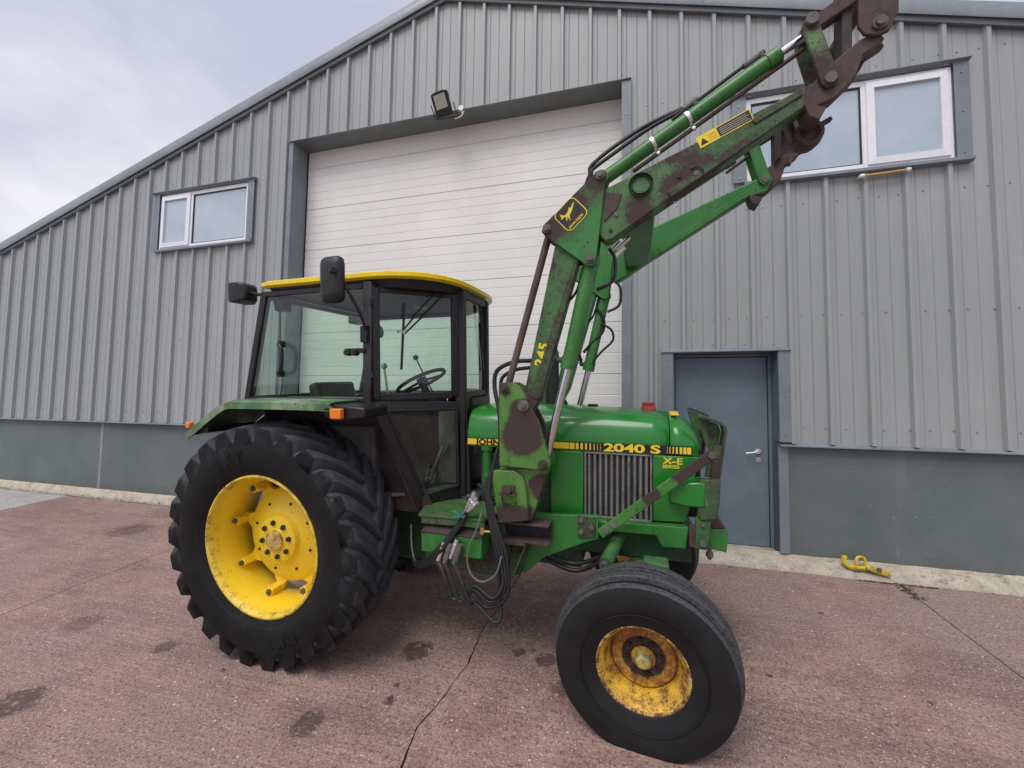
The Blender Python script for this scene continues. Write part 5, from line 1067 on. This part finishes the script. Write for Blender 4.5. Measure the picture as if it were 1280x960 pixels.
for py_ in (-.28, -.20):
    mb = MB(); mb.bar((1.0, py_, 1.35), (.90, py_, 1.12), .02, .012); mb.box(.86, .93, py_ - .03, py_ + .03, 1.10, 1.12); T(mb, 'pedal', 'steel')
mb = MB(); mb.cyl((.62, -.30, 1.42), (.55, -.30, 1.90), .008, n=8); mb.lathe([(0, -.022), (.016, -.018), (.022, 0), (.016, .018), (0, .022)], 14, (.55, -.30, 1.91)); T(mb, 'gear_lever', 'steel')
mb = MB(); mb.cyl((.80, .05, 1.62), (.62, .02, 1.98), .006, n=8); mb.lathe([(0, -.022), (.016, -.018), (.022, 0), (.016, .018), (0, .022)], 14, (.62, .02, 1.985)); T(mb, 'throttle_lever', 'grey_hose')
mb = MB(); mb.box(.20, .62, .28, .52, 1.05, 1.55); T(mb, 'side_console', 'cab_inner', bevel=.02)
mb = MB(); mb.box(.0, .62, -.52, -.36, 1.05, 1.50); T(mb, 'side_console', 'cab_inner', bevel=.02)
mb = MB(); mb.cyl((.80, -.20, 2.40), (.80, -.20, 2.33), .06, .05, 16); T(mb, 'cab_fan', 'grey_hose')
# window furniture
mb = MB(); mb.tube(smooth_path([(-.02, -.655, 2.06), (.0, -.685, 2.05), (.03, -.695, 2.01), (.025, -.695, 1.90), (.0, -.685, 1.865), (-.03, -.655, 1.86)]), .014, 10); mb.cyl((-.02, -.634, 2.06), (-.02, -.66, 2.06), .025, n=12); mb.cyl((-.03, -.634, 1.86), (-.03, -.66, 1.86), .025, n=12); T(mb, 'window_handle', 'black')
mb = MB(); mb.bar((.52, -.665, 2.00), (.67, -.665, 2.0), .03, .03); mb.cyl((.54, -.645, 1.99), (.54, -.69, 1.99), .022, n=14); mb.cyl((.59, -.645, 1.99), (.59, -.69, 1.99), .022, n=14); T(mb, 'window_latch', 'black', bevel=.004)
# near mirror and arm
mb = MB(); mb.box(.655, .70, -.70, -.655, 2.05, 2.15); mb.tube(smooth_path([(.69, -.70, 2.13), (.69, -.725, 2.19), (.66, -.79, 2.32), (.625, -.86, 2.43), (.60, -.88, 2.50)]), .010, 8); mi = T(mb, 'mirror_arm', 'black')
mb = MB(); mc = Vector((.60, -.87, 2.40)); 
mb.loft([[(mc.x + sx * w_, mc.y + dy, mc.z + sz * h_) for sx, sz in ((-.55, -1), (.55, -1), (.85, -.92), (1, -.7), (1, .7), (.85, .92), (.55, 1), (-.55, 1), (-.85, .92), (-1, .7), (-1, -.7), (-.85, -.92))] for w_, h_, dy in ((.070, .130, .022), (.076, .136, .01), (.076, .136, -.002), (.066, .124, -.024), (.04, .09, -.034))]); m_h = T(mb, 'mirror', 'black', smooth=50)
m_h.rotation_euler = (0, 0, 0)
mb = MB(); mb.box(mc.x - .064, mc.x + .064, mc.y + .0222, mc.y + .0245, mc.z - .12, mc.z + .12); mb.obj('mirror_glass', 'chrome', m_h)
mb = MB(); mb.cyl((mc.x + .02, mc.y - .03, mc.z + .045), (mc.x + .055, mc.y - .055, mc.z + .04), .016, n=12); mb.obj('mirror_clamp', 'black', m_h)
# rear work lamps
for s in SIDES:
    mb = MB(); c = Vector((-.37, s * .62, 2.43))
    mb.loft([[(c.x + dx, c.y + a * hw, c.z + b * hh) for a, b in ((-1, -1), (1, -1), (1, 1), (-1, 1))] for dx, hw, hh in ((-.085, .045, .045), (-.07, .072, .070), (.02, .072, .070), (.065, .05, .05))]); wl = T(mb, 'work_lamp', 'black', bevel=.012)
    mb = MB(); mb.tube([(c.x + .06, c.y, c.z), (c.x + .13, c.y, c.z - .015), (c.x + .17, c.y, c.z - .02)], .012, 8); mb.obj('lamp_bracket', 'black', wl)
mb = MB(); mb.tube(smooth_path([(-.22, -.60, 2.38), (-.16, -.60, 2.40), (-.10, -.59, 2.36), (-.085, -.59, 2.15), (-.09, -.59, 1.95), (-.075, -.59, 1.80), (-.10, -.59, 1.70)]), .004, 6); T(mb, 'lamp_cable', 'hose')
mb = MB(); mb.cyl((-.09, -.56, 2.30), (-.09, -.56, 2.38), .05, .06, 16); mb.cyl((-.12, .50, 2.26), (-.04, .50, 2.26), .07, .06, 18); T(mb, 'cab_speaker', 'black')
# wipers
def wiper(pts, blade):
    mb = MB(); mb.tube(pts[0], .006, 6); mb.tube(pts[1], .006, 6); wo_ = T(mb, 'wiper_arm', 'black')
    mb = MB(); mb.bar(blade[0], blade[1], .014, .012); mb.obj('wiper_blade', 'black', wo_)
s = -1; A, Bp = (PA[0], -PA[1]), (PB[0], -PB[1]); u = Vector((A[0] - Bp[0], A[1] - Bp[1], 0)); Lu = u.length; u.normalize(); nrm = Vector((u.y, -u.x, 0)); nrm = nrm if nrm.y < 0 else -nrm
def D(t, z, o=0): return Vector((Bp[0], Bp[1], z)) + u * t + nrm * o
wiper([[D(.42, 2.40, .035), D(.30, 2.27, .045), D(.19, 2.13, .04)], [D(.47, 2.39, .035), D(.34, 2.25, .045), D(.20, 2.11, .04)]], (D(.205, 2.31, .03), D(.18, 1.88, .03)))
mb = MB(); mb.cyl(D(.195, 2.12, .025), D(.195, 2.12, .05), .012, n=10); mb.cyl(D(.165, 2.125, .025), D(.165, 2.125, .05), .010, n=10); T(mb, 'wiper_pivot', 'steel')
wiper([[(1.15, .04, 2.38), (1.155, .07, 2.22), (1.15, .10, 2.05)], [(1.15, .07, 2.38), (1.155, .10, 2.22), (1.15, .11, 2.05)]], ((1.143, .06, 2.24), (1.143, .14, 1.88)))

# ---- step, box, couplings and hoses ----------------------------------------------------
mb = MB(); mb.prism_xy([(1.00, -.62), (1.42, -.60), (1.50, -.38), (1.50, -.26), (1.08, -.26), (.95, -.45)], .968, .985); T(mb, 'step_plate', 'green_old', bevel=.004)
mb = MB(); mb.prism_xy([(1.02, -.615), (1.42, -.597), (1.43, -.59), (1.02, -.60)], .93, .967); T(mb, 'step_edge', 'green_old')
mb = MB(); mb.loft([[(x, y, z) for x, y, z in ((1.02, -.63, .885), (1.42, -.63, .885), (1.44, -.55, .935), (1.05, -.55, .935))], [(x, y, z - .006) for x, y, z in ((1.02, -.63, .885), (1.42, -.63, .885), (1.44, -.55, .935), (1.05, -.55, .935))]]); bl = T(mb, 'box_lid', 'brown_panel', bevel=.002)
for x, y, z in ((1.085, -.60, .908), (1.085, -.575, .924), (1.36, -.60, .908), (1.36, -.575, .924)): mb = MB(); mb.cyl((x, y, z - .004), (x, y - .002, z + .004), .010, n=10); mb.obj('rivet', 'steel', bl)
mb = MB(); mb.box(1.02, 1.42, -.625, -.40, .755, .879); T(mb, 'tool_box', 'green', bevel=.008)
mb = MB(); mb.prism([(.95, .60), (1.50, .58), (1.55, .75), (1.50, .92), (.98, .80)], -.46, -.401); T(mb, 'side_plate', 'rust_green', bevel=.006)
for k, (x, z, y) in enumerate(((1.19, .80, -.645), (1.235, .795, -.65), (1.275, .825, -.645), (1.30, .80, -.655))):
    mb = MB(); a = Vector((x, y, z + .045)); b = Vector((x - .028, y - .012, z - .045)); mb.cyl(a, b, .0165, n=14); mb.cyl(a.lerp(b, .3), a.lerp(b, .5), .0195, n=14); mb.cyl(b, b + (b - a) * .25, .0135, n=6); cpl = T(mb, 'hose_coupling', 'alu' if k in (0, 2) else 'bolt')
    mb = MB(); e = b + (b - a) * .25; e2_ = e + Vector((.035, -.004, -.06)); mb.cyl(e, e2_, .0125, n=10); mb.cyl(e2_, e2_ + Vector((.02, 0, -.05)), .0115, n=10); mb.obj('elbow_fitting', 'dark_rust', cpl)
    p = e2_ + Vector((.02, 0, -.05)); dz = (-.02, .02, .05, -.08)[k]
    low = (1.47 + .02 * k, -.66 - .01 * k, .52 + dz); rt = (1.565 - .02 * k, -.63, .66 + dz * .4)
    mb = MB(); mb.tube(smooth_path([p, p + Vector((.05, -.01, -.10)), (1.37 + .01 * k, -.66, .575 + dz * .8), low, (1.585 - .012 * k, -.65, .60 + dz), (1.575 - .02 * k, -.625, .78), (1.50 - .012 * k, -.60, .98), (1.455 - .006 * k, -.58, 1.15), (1.47, -.55, 1.30), (1.50, -.50, 1.45)]), .0105, 10); T(mb, 'hydraulic_hose', 'hose')
mb = MB(); mb.tube(smooth_path([(1.425, -.61, 1.06), (1.40, -.64, .95), (1.345, -.66, .80), (1.37, -.67, .69), (1.44, -.67, .65), (1.52, -.66, .70), (1.55, -.64, .80)]), .006, 8); T(mb, 'return_pipe', 'grey_hose')
mb = MB(); mb.cyl((1.42, -.60, .915), (1.50, -.60, .92), .008, n=8); mb.cyl((1.415, -.60, .90), (1.415, -.60, .935), .014, n=8); T(mb, 'drain_tap', 'copper')
for k in range(3):
    a = Vector((1.30 + .018 * k, -.60 - .012 * k, 1.015 + .01 * k)); b = a + Vector((.062, -.005, .115 - .028 * k)) ; mb = MB(); mb.cyl(a, b, .012, n=12); mb.cyl(a.lerp(b, .35), a.lerp(b, .75), .0155, n=12); mb.cyl(b, b + (b - a) * .16, .0145, n=12); q = T(mb, 'quick_coupler', 'alu')
    mb = MB(); mb.tube(smooth_path([a, a - Vector((.05, .005, .09)), (1.15 + .015 * k, -.66, .80), (1.06 + .012 * k, -.66, .72 - .01 * k), (.99, -.64, .70 - .012 * k), (.93, -.58, .77), (.88, -.50, .86)]), .0115, 10); mb.obj('hose', 'hose', q)
mb = MB()
for i in range(9):
    a = Vector((1.285, -.625, .995)); d = Vector((random.uniform(-1, 1), random.uniform(-.6, .1), random.uniform(-.7, .6))).normalized() * random.uniform(.03, .06); mb.tube([a, a + d * .5 + Vector((0, 0, .008)), a + d], .003, 5)
T(mb, 'twine_knot', 'twine')
for k in range(2):
    mb = MB(); mb.tube(smooth_path([(1.60, -.34, .78 - .03 * k), (1.75, -.33, .705 - .035 * k), (1.92, -.32, .665 - .045 * k), (2.06, -.33, .72 - .03 * k), (2.16, -.36, .82)]), .014, 10); T(mb, 'steering_hose', 'hose')
# drawbar and linkage behind, three-point arms
for s in SIDES:
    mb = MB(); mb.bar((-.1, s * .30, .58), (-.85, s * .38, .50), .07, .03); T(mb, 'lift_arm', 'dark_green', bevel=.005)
M_done = True
